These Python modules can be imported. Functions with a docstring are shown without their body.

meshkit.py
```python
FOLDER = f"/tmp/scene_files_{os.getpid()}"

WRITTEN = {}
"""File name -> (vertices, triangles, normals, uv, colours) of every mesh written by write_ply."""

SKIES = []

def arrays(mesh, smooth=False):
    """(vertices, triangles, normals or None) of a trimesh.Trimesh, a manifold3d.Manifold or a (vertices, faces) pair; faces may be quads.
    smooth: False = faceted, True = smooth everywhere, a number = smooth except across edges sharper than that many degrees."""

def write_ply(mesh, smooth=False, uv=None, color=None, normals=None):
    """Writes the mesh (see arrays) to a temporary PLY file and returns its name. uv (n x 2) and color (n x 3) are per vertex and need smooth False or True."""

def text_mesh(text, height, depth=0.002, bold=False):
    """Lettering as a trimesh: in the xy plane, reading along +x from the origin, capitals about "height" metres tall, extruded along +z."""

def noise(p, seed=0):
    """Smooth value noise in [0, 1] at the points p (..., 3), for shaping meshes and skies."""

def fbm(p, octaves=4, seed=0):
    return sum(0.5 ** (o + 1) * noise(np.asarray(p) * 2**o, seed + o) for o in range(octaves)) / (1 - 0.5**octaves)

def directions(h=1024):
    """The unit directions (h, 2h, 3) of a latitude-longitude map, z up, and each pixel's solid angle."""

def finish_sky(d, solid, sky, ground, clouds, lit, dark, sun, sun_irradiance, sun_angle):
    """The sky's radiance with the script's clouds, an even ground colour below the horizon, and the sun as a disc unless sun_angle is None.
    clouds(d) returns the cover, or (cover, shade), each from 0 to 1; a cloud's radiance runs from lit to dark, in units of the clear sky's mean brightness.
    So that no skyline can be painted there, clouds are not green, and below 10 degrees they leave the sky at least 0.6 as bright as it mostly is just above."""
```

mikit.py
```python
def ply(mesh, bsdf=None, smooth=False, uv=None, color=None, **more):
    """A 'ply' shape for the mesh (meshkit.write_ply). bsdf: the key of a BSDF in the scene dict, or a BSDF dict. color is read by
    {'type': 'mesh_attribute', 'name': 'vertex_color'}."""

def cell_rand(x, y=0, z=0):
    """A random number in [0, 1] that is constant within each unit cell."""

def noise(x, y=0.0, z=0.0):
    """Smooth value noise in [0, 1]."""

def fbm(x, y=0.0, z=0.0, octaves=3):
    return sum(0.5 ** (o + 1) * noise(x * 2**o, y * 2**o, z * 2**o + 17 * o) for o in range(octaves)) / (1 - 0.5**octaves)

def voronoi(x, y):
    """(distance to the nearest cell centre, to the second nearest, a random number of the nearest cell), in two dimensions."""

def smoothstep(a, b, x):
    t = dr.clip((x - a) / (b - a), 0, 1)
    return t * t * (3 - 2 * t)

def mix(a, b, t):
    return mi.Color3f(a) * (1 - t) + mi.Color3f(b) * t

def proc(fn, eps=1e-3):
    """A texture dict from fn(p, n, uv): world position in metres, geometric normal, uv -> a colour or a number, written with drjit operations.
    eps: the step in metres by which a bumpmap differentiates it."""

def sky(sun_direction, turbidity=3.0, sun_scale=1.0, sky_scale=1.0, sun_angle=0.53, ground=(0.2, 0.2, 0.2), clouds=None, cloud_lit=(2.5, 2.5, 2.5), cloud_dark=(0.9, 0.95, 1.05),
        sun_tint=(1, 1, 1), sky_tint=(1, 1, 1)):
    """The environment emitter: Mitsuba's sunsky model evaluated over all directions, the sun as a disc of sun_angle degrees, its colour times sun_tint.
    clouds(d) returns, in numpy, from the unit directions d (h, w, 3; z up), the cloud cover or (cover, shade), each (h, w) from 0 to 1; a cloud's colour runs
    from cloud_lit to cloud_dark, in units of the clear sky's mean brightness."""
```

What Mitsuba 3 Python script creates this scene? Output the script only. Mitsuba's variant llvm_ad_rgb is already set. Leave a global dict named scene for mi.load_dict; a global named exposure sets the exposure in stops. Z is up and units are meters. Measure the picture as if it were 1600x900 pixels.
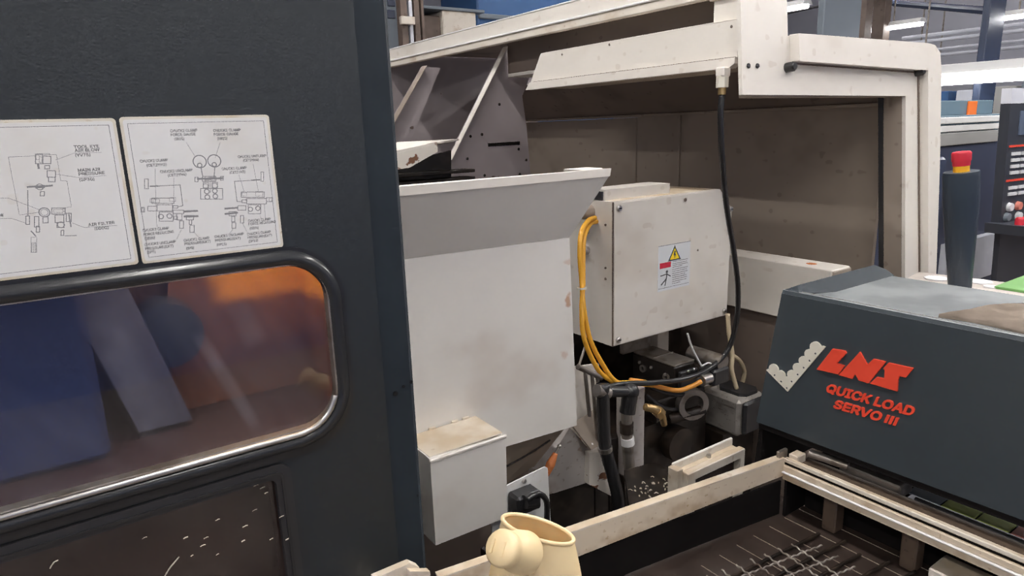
import math, numpy as np, trimesh, mitsuba as mi, mikit, meshkit
import drjit as dr
from shapely.geometry import Polygon, LineString, Point, box as sbox
from shapely.ops import unary_union
from scipy.spatial import ConvexHull

# ------------------------------------------------------------------ camera, lamps, exposure
FOCAL = 1050.0
scene, labels = {}, {}
exposure = 1.2
EYE = np.array([0.0, 0.0, 1.6])
# axes measured from the vanishing points of the machine: rows are world x, y, z in camera coordinates (right, down, forward)
_a = np.array([1550, -302, FOCAL]); _b = np.array([-735, -226, FOCAL])
_a = _a / np.linalg.norm(_a); _b = _b / np.linalg.norm(_b)
_z = np.cross(_a, _b); _z /= np.linalg.norm(_z)
_s = _a + _b; _d = _a - _b; _s /= np.linalg.norm(_s); _d /= np.linalg.norm(_d)
AX = np.array([(_s + _d) / math.sqrt(2), (_s - _d) / math.sqrt(2), _z])
_m = np.eye(4)
_m[:3, 0] = AX @ [-1, 0, 0]; _m[:3, 1] = AX @ [0, -1, 0]; _m[:3, 2] = AX @ [0, 0, 1]; _m[:3, 3] = EYE
scene['camera'] = {'type': 'perspective', 'fov': math.degrees(2 * math.atan(800 / FOCAL)), 'fov_axis': 'x', 'near_clip': 0.02, 'far_clip': 200.0,
                   'to_world': mi.ScalarTransform4f(_m.tolist())}
TUBE = 55.0      # radiance of a fluorescent tube
scene['surface_tube_light'] = {'type': 'diffuse', 'reflectance': {'type': 'rgb', 'value': [.8, .8, .8]}}
AREA = {'type': 'area', 'radiance': {'type': 'rgb', 'value': [TUBE, TUBE * .975, TUBE * .93]}}


def at(px, py, axis, v):
    """The point where a sight line of the photograph meets the plane axis = v of a real surface."""
    d = AX @ np.array([px - 800, py - 450, FOCAL]); i = 'xyz'.index(axis)
    return EYE + d * (v - EYE[i]) / d[i]


def at_plane(px, py, p0, n):
    d = AX @ np.array([px - 800, py - 450, FOCAL])
    return EYE + d * (np.dot(np.array(p0) - EYE, n) / np.dot(d, n))


# ------------------------------------------------------------------ materials
F, fbm, noise, sst, mix = mi.Float, mikit.fbm, mikit.noise, mikit.smoothstep, mikit.mix


def mat(name, color, rough=.5, metal=0.0, spec=.5, bump=None, bscale=.001, coat=0.0, eps=.001):
    col = mikit.proc(color) if callable(color) else {'type': 'rgb', 'value': list(color)}
    r = mikit.proc(rough) if callable(rough) else float(rough)
    b = {'type': 'principled', 'base_color': col, 'roughness': r, 'metallic': float(metal), 'specular': float(spec)}
    if coat:
        b['clearcoat'] = float(coat); b['clearcoat_gloss'] = .9
    if bump is not None:
        b = {'type': 'bumpmap', 'tex': mikit.proc(bump, eps), 'scale': bscale, 'bsdf': b}
    scene['surface_' + name] = {'type': 'twosided', 'bsdf': b}


def tri_noise(p, s, o=3):
    return fbm(p.x * s, p.y * s, p.z * s, o)


def grimy(base, dirt, lo=.5, hi=.75, s=6.0, top=None):
    """Paint with patches of dirt; dust of the colour top settles on faces that look up."""
    def fn(p, n, uv):
        t = sst(lo, hi, tri_noise(p, s, 4)) * .8 + sst(.72, .8, tri_noise(p, s * 7, 2)) * .5
        c = mix(base, dirt, dr.clip(t, 0, 1))
        if top is not None:
            c = mix(c, top, sst(.6, .95, n.z) * (.35 + .65 * sst(.3, .7, tri_noise(p, 14, 4))))
        return c
    return fn


mat('charcoal_paint', lambda p, n, uv: mix((.010, .0135, .017), (.014, .018, .0215), tri_noise(p, 5)), .42, bump=lambda p, n, uv: noise(p.x * 520, p.y * 520, p.z * 520), bscale=.00035, eps=.0005)
mat('trim_charcoal', lambda p, n, uv: mix((.010, .015, .021), (.014, .021, .028), tri_noise(p, 9)), .6, spec=.25)
mat('feeder_paint', lambda p, n, uv: mix(mix((.028, .037, .044), (.034, .044, .052), tri_noise(p, 8)), (.17, .185, .19), sst(.7, .98, n.z) * (.55 + .45 * sst(.35, .7, tri_noise(p, 12, 4)))), .42)
mat('cream_paint', grimy((.70, .66, .60), (.56, .50, .43), .55, .85, 4), .42)
mat('cream_dirty', grimy((.66, .61, .53), (.42, .33, .24), .5, .8, 9, (.5, .40, .28)), .55)


def splash_paint(p, n, uv):
    c = mix((.70, .675, .635), (.6, .55, .5), sst(.6, .9, tri_noise(p, 5, 4)))
    for x, z, rx, rz in ((1.062, 1.165, .010, .018), (1.068, 1.262, .02, .010), (1.045, 1.02, .016, .012)):
        d = dr.sqrt(dr.square((p.x - x) / rx) + dr.square((p.z - z) / rz)) + (tri_noise(p, 60) - .5) * 1.4
        k = (1 - sst(.5, 1.2, d)) * (.75 if z < 1.2 and z > 1.1 else .35)
        c = mix(c, (.42, .2, .09), k)
    return c


mat('splash_paint', splash_paint, .42)
mat('tan_beam', grimy((.62, .53, .41), (.40, .29, .18), .45, .8, 18, (.55, .45, .32)), .6)
mat('taupe_sheet', grimy((.30, .25, .205), (.19, .15, .115), .5, .85, 4), .5)  # dirty cream paint toned down to taupe, tunnel shade put into it
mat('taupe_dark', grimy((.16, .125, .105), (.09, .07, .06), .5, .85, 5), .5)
mat('gusset_paint', lambda p, n, uv: mix(mix((.33, .29, .30), (.24, .205, .21), tri_noise(p, 6)), (.08, .055, .045), sst(.80, .86, tri_noise(p, 26, 3))), .5)
mat('oily_dark', lambda p, n, uv: mix((.008, .006, .005), (.03, .021, .015), sst(.4, .8, tri_noise(p, 16, 4))), lambda p, n, uv: .15 + .4 * tri_noise(p, 30), spec=.35)
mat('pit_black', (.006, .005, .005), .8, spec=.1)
mat('rail_channel', grimy((.10, .07, .05), (.05, .035, .025), .4, .8, 14), .45)
mat('black_rubber', (.014, .014, .015), .28)
mat('black_plastic', (.018, .018, .02), .35)
mat('gasket_rubber', (.016, .017, .019), .22)
mat('bright_steel', (.62, .60, .57), .3, metal=1.0)
mat('dull_steel', lambda p, n, uv: mix((.34, .31, .28), (.2, .17, .14), sst(.4, .8, tri_noise(p, 30))), .42, metal=.8)
mat('cast_grey', grimy((.42, .39, .37), (.2, .15, .12), .5, .8, 12), .5)
mat('motor_grey', grimy((.40, .375, .345), (.17, .145, .125), .45, .8, 20), .4, metal=.3)
mat('chipped_white', lambda p, n, uv: mix((.62, .58, .52), (.16, .07, .035), sst(.56, .62, tri_noise(p, 28, 4))), .55)
mat('tray_brown', lambda p, n, uv: mix((.018, .012, .010), (.042, .029, .024), tri_noise(p, 20)), .4)
mat('wire_steel', lambda p, n, uv: mix((.5, .46, .42), (.18, .14, .12), sst(.4, .75, tri_noise(p, 40))), .35, metal=.7)
mat('brass', (.6, .42, .2), .35, metal=.9)
mat('yellow_cable', (.72, .36, .03), .4)
mat('orange_cable', (.72, .30, .05), .4)
mat('beige_cable', (.55, .45, .30), .5)
mat('red_paint', (.30, .03, .03), .5)
mat('rust_orange', (.5, .16, .05), .6)
mat('print_black', (.06, .06, .065), .6)
mat('print_grey', (.22, .22, .23), .6)
mat('plate_white', grimy((.70, .70, .69), (.63, .61, .57), .55, .9, 10), .5)
mat('plate_edge', grimy((.66, .62, .53), (.5, .4, .25), .5, .85, 20), .5)
mat('logo_red', (.78, .07, .035), .4)
mat('logo_cream', (.66, .63, .54), .5)
mat('label_white', (.68, .70, .72), .45)
mat('label_yellow', (.85, .62, .02), .45)
mat('label_red', (.6, .03, .06), .45)
mat('rag_cloth', lambda p, n, uv: mix((.24, .20, .165), (.12, .095, .075), tri_noise(p, 40, 4)), .95, spec=.1)
mat('jug_plastic', lambda p, n, uv: mix((.80, .63, .36), (.72, .52, .25), sst(.4, .8, tri_noise(p, 14))), .38, coat=.2)
mat('navy_paint', (.028, .04, .075), .4)
mat('hazy_navy', (.045, .055, .095), .5)
mat('post_paint', (.022, .032, .046), .38)
mat('blue_paint', (.04, .11, .26), .45)
mat('slate_paint', (.16, .19, .22), .5)
mat('teal_paint', (.13, .20, .25), .5)
mat('brown_steel', grimy((.14, .105, .085), (.07, .05, .04), .4, .8, 4), .6)
mat('ceiling_mat', lambda p, n, uv: mix((.42, .37, .43), (.32, .29, .34), tri_noise(p, 1)), .8)
mat('wall_mat', lambda p, n, uv: mix((.42, .43, .49), (.33, .34, .40), tri_noise(p, .8)), .8)
mat('reflection_wall_blue', lambda p, n, uv: mix((.05, .09, .26), (.07, .08, .22), tri_noise(p, 2)), .6)
mat('pale_paint', (.6, .62, .68), .5)
mat('floor_mat', lambda p, n, uv: mix((.23, .195, .165), (.13, .105, .085), sst(.35, .7, tri_noise(p, 2, 4))), .5)
mat('white_board', (.75, .75, .74), .5)
mat('table_paint', grimy((.5, .46, .42), (.36, .31, .27), .45, .75, 8), .5)
mat('green_mat', (.16, .36, .11), .5)
mat('estop_red', (.62, .03, .05), .35)
mat('estop_yellow', (.85, .42, .02), .4)
mat('key_white', (.6, .62, .64), .4)
mat('orange_tag', (.8, .18, .03), .5)
mat('red_line', (.7, .07, .04), .4)
mat('console_paint', (.028, .032, .042), .4)
mat('blue_screen', (.10, .13, .19), .25)
mat('chip_metal', (.75, .68, .58), .3, metal=.6)
mat('reflection_tone', (.15, .16, .24), .5)
mat('yellow_green', (.42, .48, .10), .5)
mat('salmon', (.6, .2, .15), .5)
mat('grey_mid', (.33, .33, .32), .5)


def rust_fn(p, n, uv):
    t = sst(.35, .65, tri_noise(p, 9, 4))
    return mix(mix((.13, .06, .065), (.22, .095, .07), t), (.70, .29, .07), sst(1.325, 1.35, p.z + (tri_noise(p, 14) - .5) * .05) * sst(.185, .225, p.x + (tri_noise(p, 20) - .5) * .03))


mat('rusty_inside', rust_fn, .6)
mat('purple_inside', lambda p, n, uv: mix((.05, .028, .045), (.085, .05, .055), tri_noise(p, 7)), .6)  # purple also puts the lilac window reflections into the interior colour
mat('blue_reflection', (.03, .05, .15), .5)
mat('brown_inside', lambda p, n, uv: mix((.012, .005, .004), (.035, .013, .009), tri_noise(p, 8)), .5)
scene['surface_pane_glass'] = {'type': 'thindielectric', 'int_ior': 1.5}


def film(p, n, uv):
    # oily smear on the window, plus streaks painted in as its reflection bands
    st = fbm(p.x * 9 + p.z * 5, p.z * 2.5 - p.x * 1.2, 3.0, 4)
    reflection_streaks = 0
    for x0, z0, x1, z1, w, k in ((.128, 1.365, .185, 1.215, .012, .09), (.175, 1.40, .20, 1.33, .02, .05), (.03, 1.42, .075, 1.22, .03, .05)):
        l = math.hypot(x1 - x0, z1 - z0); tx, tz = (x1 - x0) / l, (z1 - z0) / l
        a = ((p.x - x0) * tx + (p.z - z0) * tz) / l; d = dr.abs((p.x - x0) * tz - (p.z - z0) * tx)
        reflection_streaks = reflection_streaks + k * (1 - sst(.2, 1, d / w)) * sst(-.05, .2, a) * (1 - sst(.8, 1.05, a)) * (.5 + noise(p.x * 40, p.z * 40, 2))
    return .012 + .045 * sst(.45, .8, st) + reflection_streaks


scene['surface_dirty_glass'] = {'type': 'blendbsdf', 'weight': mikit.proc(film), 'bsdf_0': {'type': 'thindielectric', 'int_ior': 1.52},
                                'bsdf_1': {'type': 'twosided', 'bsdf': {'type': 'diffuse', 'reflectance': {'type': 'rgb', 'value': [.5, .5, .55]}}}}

# ------------------------------------------------------------------ mesh helpers
_count = {}
PLAIN = lambda w: w


def key(name, parent=None):
    k = f'{parent}__{name}' if parent else name
    n = _count.get(k, 0); _count[k] = n + 1
    return k if n == 0 else f'{k}_{n:03d}'


def obj(name, mesh, m, parent=None, smooth=False, label=None, cat=None, group=None, kind=None, **more):
    k = key(name, parent)
    if isinstance(mesh, list):
        mesh = trimesh.util.concatenate(mesh)
    scene[k] = mikit.ply(mesh, 'surface_' + m, smooth, **more)
    tag(k, label, cat, group, kind)
    return k


def thing(name, label, cat, group=None):
    k = key(name); tag(k, label, cat, group)
    return k


def tag(k, label=None, cat=None, group=None, kind=None):
    d = {a: b for a, b in (('label', label), ('category', cat), ('group', group), ('kind', kind)) if b}
    if d:
        labels[k] = d


def hull(pts):
    pts = np.asarray(pts, float)
    h = ConvexHull(pts)
    m = trimesh.Trimesh(pts, h.simplices, process=True)
    m.fix_normals()
    return m


def bx(x0, x1, y0, y1, z0, z1, b=.002):
    """A box with chamfered edges."""
    b = min(b, .45 * min(abs(x1 - x0), abs(y1 - y0), abs(z1 - z0)))
    if b <= 0:
        return trimesh.creation.box(bounds=[[x0, y0, z0], [x1, y1, z1]])
    pts = []
    for X, sx in ((x0, 1), (x1, -1)):
        for Y, sy in ((y0, 1), (y1, -1)):
            for Z, sz in ((z0, 1), (z1, -1)):
                pts += [(X, Y + sy * b, Z + sz * b), (X + sx * b, Y, Z + sz * b), (X + sx * b, Y + sy * b, Z)]
    return hull(pts)


def extrude(shape, depth):
    geoms = getattr(shape, 'geoms', [shape])
    return trimesh.util.concatenate([trimesh.creation.extrude_polygon(g, depth, engine='earcut') for g in geoms if g.area > 0])


def place(mesh, o, u, v, w):
    """Local x, y, z along the directions u, v, w from the point o."""
    M = np.eye(4); M[:3, 0], M[:3, 1], M[:3, 2], M[:3, 3] = u, v, w, o
    m = mesh.copy(); m.apply_transform(M)
    return m


def xz(shape, y0, y1):
    """A shape drawn in (x, z), filling y0..y1."""
    return place(extrude(shape, abs(y1 - y0)), (0, max(y0, y1), 0), (1, 0, 0), (0, 0, 1), (0, -1, 0))


def yz(shape, x0, x1):
    return place(extrude(shape, abs(x1 - x0)), (min(x0, x1), 0, 0), (0, 1, 0), (0, 0, 1), (1, 0, 0))


def xy(shape, z0, z1):
    return place(extrude(shape, abs(z1 - z0)), (0, 0, min(z0, z1)), (1, 0, 0), (0, 1, 0), (0, 0, 1))


def sheet(pts, t, away=None):
    """A flat convex sheet through pts, t thick towards away (a direction)."""
    pts = np.asarray(pts, float)
    n = np.cross(pts[1] - pts[0], pts[2] - pts[0]); n /= np.linalg.norm(n)
    if away is not None and np.dot(n, away) < 0:
        n = -n
    return hull(np.vstack([pts, pts + n * t]))


def spline(pts, n=8):
    p = np.asarray(pts, float)
    p = np.vstack([2 * p[0] - p[1], p, 2 * p[-1] - p[-2]])
    out = []
    for i in range(1, len(p) - 2):
        for t in np.arange(n) / n:
            a, b, c, d = p[i - 1:i + 3]
            out.append(.5 * (2 * b + (c - a) * t + (2 * a - 5 * b + 4 * c - d) * t * t + (3 * b - a - 3 * c + d) * t ** 3))
    out.append(p[-2])
    return np.array(out)


def tube(pts, r, seg=10, n=8, smooth=True, closed=False):
    p = spline(pts, n) if smooth else np.asarray(pts, float)
    m = len(p)
    r = np.broadcast_to(np.asarray(r, float), (m,)) if np.ndim(r) == 0 or len(np.atleast_1d(r)) == m else np.interp(np.linspace(0, 1, m), np.linspace(0, 1, len(r)), r)
    if closed:
        t = np.roll(p, -1, 0) - np.roll(p, 1, 0)
    else:
        t = np.gradient(p, axis=0)
    t /= np.linalg.norm(t, axis=1, keepdims=True)
    u = np.cross(t[0], [0, 0, 1] if abs(t[0, 2]) < .9 else [1, 0, 0]); u /= np.linalg.norm(u)
    v, rings = [], []
    ang = np.arange(seg) * 2 * np.pi / seg
    for i in range(m):
        u = u - t[i] * np.dot(u, t[i]); u /= np.linalg.norm(u)
        w = np.cross(t[i], u)
        rings.append(p[i] + r[i] * (np.cos(ang)[:, None] * u + np.sin(ang)[:, None] * w))
    v = np.vstack(rings); f = []
    for i in range(m if closed else m - 1):
        j = (i + 1) % m
        for k in range(seg):
            a, b, c, d = i * seg + k, i * seg + (k + 1) % seg, j * seg + (k + 1) % seg, j * seg + k
            f += [(a, b, c), (a, c, d)]
    if not closed:
        v = np.vstack([v, p[0], p[-1]]); c0, c1 = len(v) - 2, len(v) - 1
        for k in range(seg):
            f += [(c0, (k + 1) % seg, k), (c1, (m - 1) * seg + k, (m - 1) * seg + (k + 1) % seg)]
    return trimesh.Trimesh(v, f, process=False)


def rod(a, b, r, seg=12):
    return tube([a, b], r, seg, smooth=False)


def lathe(profile, o, axis=(0, 0, 1), seg=32):
    """Profile of (radius, height) turned about axis through o."""
    m = trimesh.creation.revolve(np.asarray(profile, float), sections=seg)
    w = np.asarray(axis, float); w /= np.linalg.norm(w)
    u = np.cross([0, 1, 0] if abs(w[1]) < .9 else [1, 0, 0], w); u /= np.linalg.norm(u)
    return place(m, o, u, np.cross(w, u), w)


def rrect(x0, z0, x1, z1, r):
    return sbox(x0 + r, z0 + r, x1 - r, z1 - r).buffer(r, quad_segs=10)


def text(s, height, depth=.0004, width=None, bold=False, italic=0.0):
    m = meshkit.text_mesh(s, height, depth, bold)
    m.apply_translation([-m.bounds[0][0], 0, 0])
    if width:
        m.apply_scale([width / m.bounds[1][0], 1, 1])
    if italic:
        m.vertices[:, 0] += italic * m.vertices[:, 1]
    return m


def bolt(o, n, r=.006, h=.004):
    return lathe([(0, 0), (r, 0), (r, h * .6), (r * .8, h), (0, h)], o, n, 12)


# ------------------------------------------------------------------ the room
RX0, RX1, RY0, RY1, RZ = -5.0, 16.5, -3.2, 14.0, 4.6
obj('floor', bx(RX0, RX1, RY0, RY1, -.1, 0, 0), 'floor_mat', kind='structure', label='grey concrete workshop floor')
obj('ceiling', bx(RX0, RX1, RY0, RY1, RZ, RZ + .1, 0), 'ceiling_mat', kind='structure', label='purple-grey workshop ceiling')
obj('wall_back', bx(RX0, RX1, RY1, RY1 + .1, 0, RZ, 0), 'wall_mat', kind='structure')
obj('wall_right', bx(RX1, RX1 + .1, RY0, RY1, 0, RZ, 0), 'wall_mat', kind='structure')
obj('wall_left', bx(RX0 - .1, RX0, RY0, RY1, 0, RZ, 0), 'wall_mat', kind='structure')
obj('wall_front', bx(RX0, RX1, RY0 - .1, RY0, 1.3, RZ, 0), 'pale_paint', kind='structure')
obj('wall_front', bx(RX0, RX1, RY0 - .1, RY0, 0, 1.3, 0), 'reflection_wall_blue', kind='structure')  # blue half added unseen behind the camera to tint the window reflection

# fluorescent fixtures hanging from the ceiling
TG = 'fluorescent ceiling fixtures over the machines'


def fixture(x, y, z=3.5, ln=1.5, along='y', half=.09, label='white fluorescent tube fixture hanging from the workshop ceiling over the machines', group=TG):
    k = thing('tube_fixture', label, 'light fixture', group)
    h = ln / 2
    if along == 'y':
        obj('housing', bx(x - half, x + half, y - h, y + h, z, z + .05, .01), 'white_board', k)
        d = (0, h - .03, 0)
        hang = [(0, -h * .7), (0, h * .7)]
    else:
        obj('housing', bx(x - h, x + h, y - .09, y + .09, z, z + .05, .01), 'white_board', k)
        d = (h - .03, 0, 0)
        hang = [(-h * .7, 0), (h * .7, 0)]
    c = np.array([x, y, z - .03])
    kk = key('tube', k)
    scene[kk] = {**mikit.ply(rod(c - d, c + d, .022, 8), 'surface_tube_light'), 'emitter': AREA}
    for dx, dy in hang:
        obj('hanger', rod((x + dx, y + dy, z + .05), (x + dx, y + dy, RZ), .006, 6), 'dull_steel', k)


for fx in (-2.2, .4, 3.0):
    for fy in (-1.2, .4, 2.0):
        fixture(fx, fy, 3.7)
for fx, fy in ((.4, 5.0), (3.0, 4.6), (6.0, 6.0), (6.5, -1.5), (9.5, .5), (9.5, 6.0), (13, 4.5), (12.5, 7), (5.0, .3), (6.6, .6)):  # last few added out of view to brighten far ceiling and second machine
    fixture(fx, fy, 3.3 if fy < 1 and fx in (5.0, 6.6) else 4.3, half=.022)

# ------------------------------------------------------------------ dark enclosure at the left
D = .88
enc = thing('lathe_enclosure', 'charcoal textured machine enclosure with two windows at the left', 'machine enclosure')
win = rrect(-.42, 1.205, .295, 1.437, .05)
low = rrect(-.42, .62, .198, 1.146, .01)
front = sbox(-.62, .05, .367, 2.3).difference(win.buffer(.004)).difference(low)
obj('front_panel', xz(front, D, D + .012), 'charcoal_paint', enc)
obj('corner_strip', hull([(x, y, z) for z in (.05, 2.3) for x, y in ((.368, D + .004), (.41, D + .001), (.419, D + .012), (.419, D + .05), (.368, D + .05))]), 'trim_charcoal', enc)
obj('side_panel', bx(.375, .415, D + .05, 1.95, .05, 2.3), 'charcoal_paint', enc)
obj('roof_panel', bx(-.62, .415, D + .012, 1.95, 2.28, 2.3), 'charcoal_paint', enc)
obj('left_panel', bx(-.62, -.6, D + .012, 1.95, .05, 2.3), 'charcoal_paint', enc)
obj('back_panel', bx(-.6, .375, 1.93, 1.95, .05, 2.28), 'charcoal_paint', enc)
obj('plinth', bx(-.6, .40, D + .03, 1.94, 0, .05), 'black_plastic', enc)
for z, x, r in ((1.218, .384, .004), (1.226, .398, .0025), (1.230, .411, .003), (1.04, .408, .002)):
    obj('screw_hole', lathe([(0, 0), (r, 0), (r, .0008), (0, .0008)], (x, D + .0015, z), (0, -1, 0), 12), 'pit_black', enc)
# window: rubber gasket, glass and what lies behind it
path = np.array(rrect(-.43, 1.189, .303, 1.445, .066).exterior.coords)[:-1]
gas = obj('window_gasket', tube(np.c_[path[:, 0], np.full(len(path), D - .002), path[:, 1]], .0105, 14, smooth=False, closed=True), 'gasket_rubber', enc, smooth=60, label='black rounded rubber window gasket')
ring = rrect(-.45, 1.168, .318, 1.46, .08).difference(rrect(-.42, 1.2, .293, 1.438, .055))
obj('window_flange', xz(ring, D - .004, D), 'black_rubber', enc)
lip = rrect(-.42, 1.198, .297, 1.44, .056).difference(rrect(-.414, 1.207, .292, 1.435, .05))
obj('window_lip', xz(lip, D - .008, D + .006), 'dull_steel', enc, label='dull metal inner lip')  # dull steel ring inside the gasket
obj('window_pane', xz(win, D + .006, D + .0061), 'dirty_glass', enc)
obj('chamber_back', xz(sbox(-.56, 1.16, .36, 1.5), 1.2, 1.21), 'purple_inside', enc)
obj('chamber_side', bx(.345, .36, D + .013, 1.2, 1.16, 1.5, 0), 'rusty_inside', enc, label='rust-orange chamber side wall')
obj('chamber_back_plate', xz(Polygon([(.10, 1.162), (.16, 1.499), (.345, 1.499), (.345, 1.162)]), 1.17, 1.199), 'rusty_inside', enc)
obj('chamber_floor', bx(-.56, .36, D + .013, 1.2, 1.150, 1.16, 0), 'purple_inside', enc)
obj('chamber_roof', bx(-.56, .36, D + .013, 1.2, 1.5, 1.51, 0), 'rusty_inside', enc)
obj('reflection_block', bx(-.5, .02, 1.05, 1.19, 1.161, 1.44, .01), 'blue_reflection', enc, label='dark blue block added behind the glass in place of a blue reflection')  # blue solid added to carry the bluish reflection in the pane
obj('reflection_band', sheet([(.0, 1.08, 1.40), (.075, 1.08, 1.40), (.135, 1.1, 1.17), (.06, 1.1, 1.17)], .03, (0, 1, 0)), 'reflection_tone', enc)  # slanted sheet standing in for a pale band reflected in the glass
obj('chamber_spindle', lathe([(0, 0), (.045, 0), (.05, .02), (.05, .09), (0, .09)], (.12, 1.19, 1.31), (0, -1, 0), 24), 'navy_paint', enc, smooth=40)
lm = obj('added_chamber_lamp', bx(.10, .335, 1.02, 1.06, 1.475, 1.499, .004), 'dull_steel', enc)  # hidden lamp added to brighten the chamber interior
kk = key('added_lamp_glow', lm)
scene[kk] = {**mikit.ply(bx(.11, .325, 1.025, 1.055, 1.470, 1.475, 0), 'surface_tube_light'), 'emitter': {'type': 'area', 'radiance': {'type': 'rgb', 'value': [6.0, 4.6, 3.0]}}}
sill = [(x_, D - .010, 1.2015) for x_ in np.linspace(-.45, .235, 12)] + [(.235 + .055 * math.sin(a_), D - .010, 1.2565 - .055 * math.cos(a_)) for a_ in np.linspace(.15, 1.35, 8)]
obj('sill_highlight', tube(sill, .0042, 8, smooth=False), 'bright_steel', enc, smooth=True, label='bright strip standing in for the highlight on the lower window lip')  # steel tube drawn as the highlight on the rubber lip
# lower window
lf = rrect(-.44, .6, .218, 1.165, .018).difference(low.buffer(-.001))
obj('lower_window_frame', xz(lf, D - .006, D), 'black_plastic', enc, label='black lower window frame')
lf2 = rrect(-.425, .62, .208, 1.155, .012).difference(rrect(-.42, .62, .204, 1.151, .01))
obj('lower_window_seal', xz(lf2, D - .009, D - .006), 'black_rubber', enc)
obj('lower_window_pane', xz(low, D + .008, D + .0081), 'pane_glass', enc)
obj('lower_chamber', bx(-.5, .36, D + .06, D + .07, .3, 1.149, 0), 'brown_inside', enc)
obj('lower_chamber_side', bx(.2, .21, D + .013, D + .06, .3, 1.149, 0), 'brown_inside', enc)
rng = np.random.default_rng(4)
chips = []
for px, py in ((383, 822), (398, 797), (340, 812), (322, 840), (317, 852), (400, 758), (416, 770), (440, 807), (450, 842), (300, 868), (290, 840), (226, 840), (118, 841), (380, 845), (340, 866), (424, 842), (410, 762)):
    c = at(px, py, 'y', D - .007 if px > 430 else D + .006)
    l = rng.uniform(.001, .0035)
    chips.append(tube([c + [-l, 0, -.0006], c + [0, -.0005, .0005], c + [l, 0, .0002]], rng.uniform(.0004, .0009), 5, 3))
chips.append(tube([at(255, 905, 'y', D + .006), at(265, 888, 'y', D + .005), at(280, 870, 'y', D + .006)], .0009, 6))
chips.append(tube([at(78, 888, 'y', D + .006), at(84, 879, 'y', D + .005), at(91, 875, 'y', D + .006)], .0008, 6))
obj('metal_chips', chips, 'chip_metal', kind='stuff', label='fine metal chips stuck to the lower window', cat='metal chips')

# ------------------------------------------------------------------ two diagram plates on the enclosure
PY = D - .003


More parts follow.
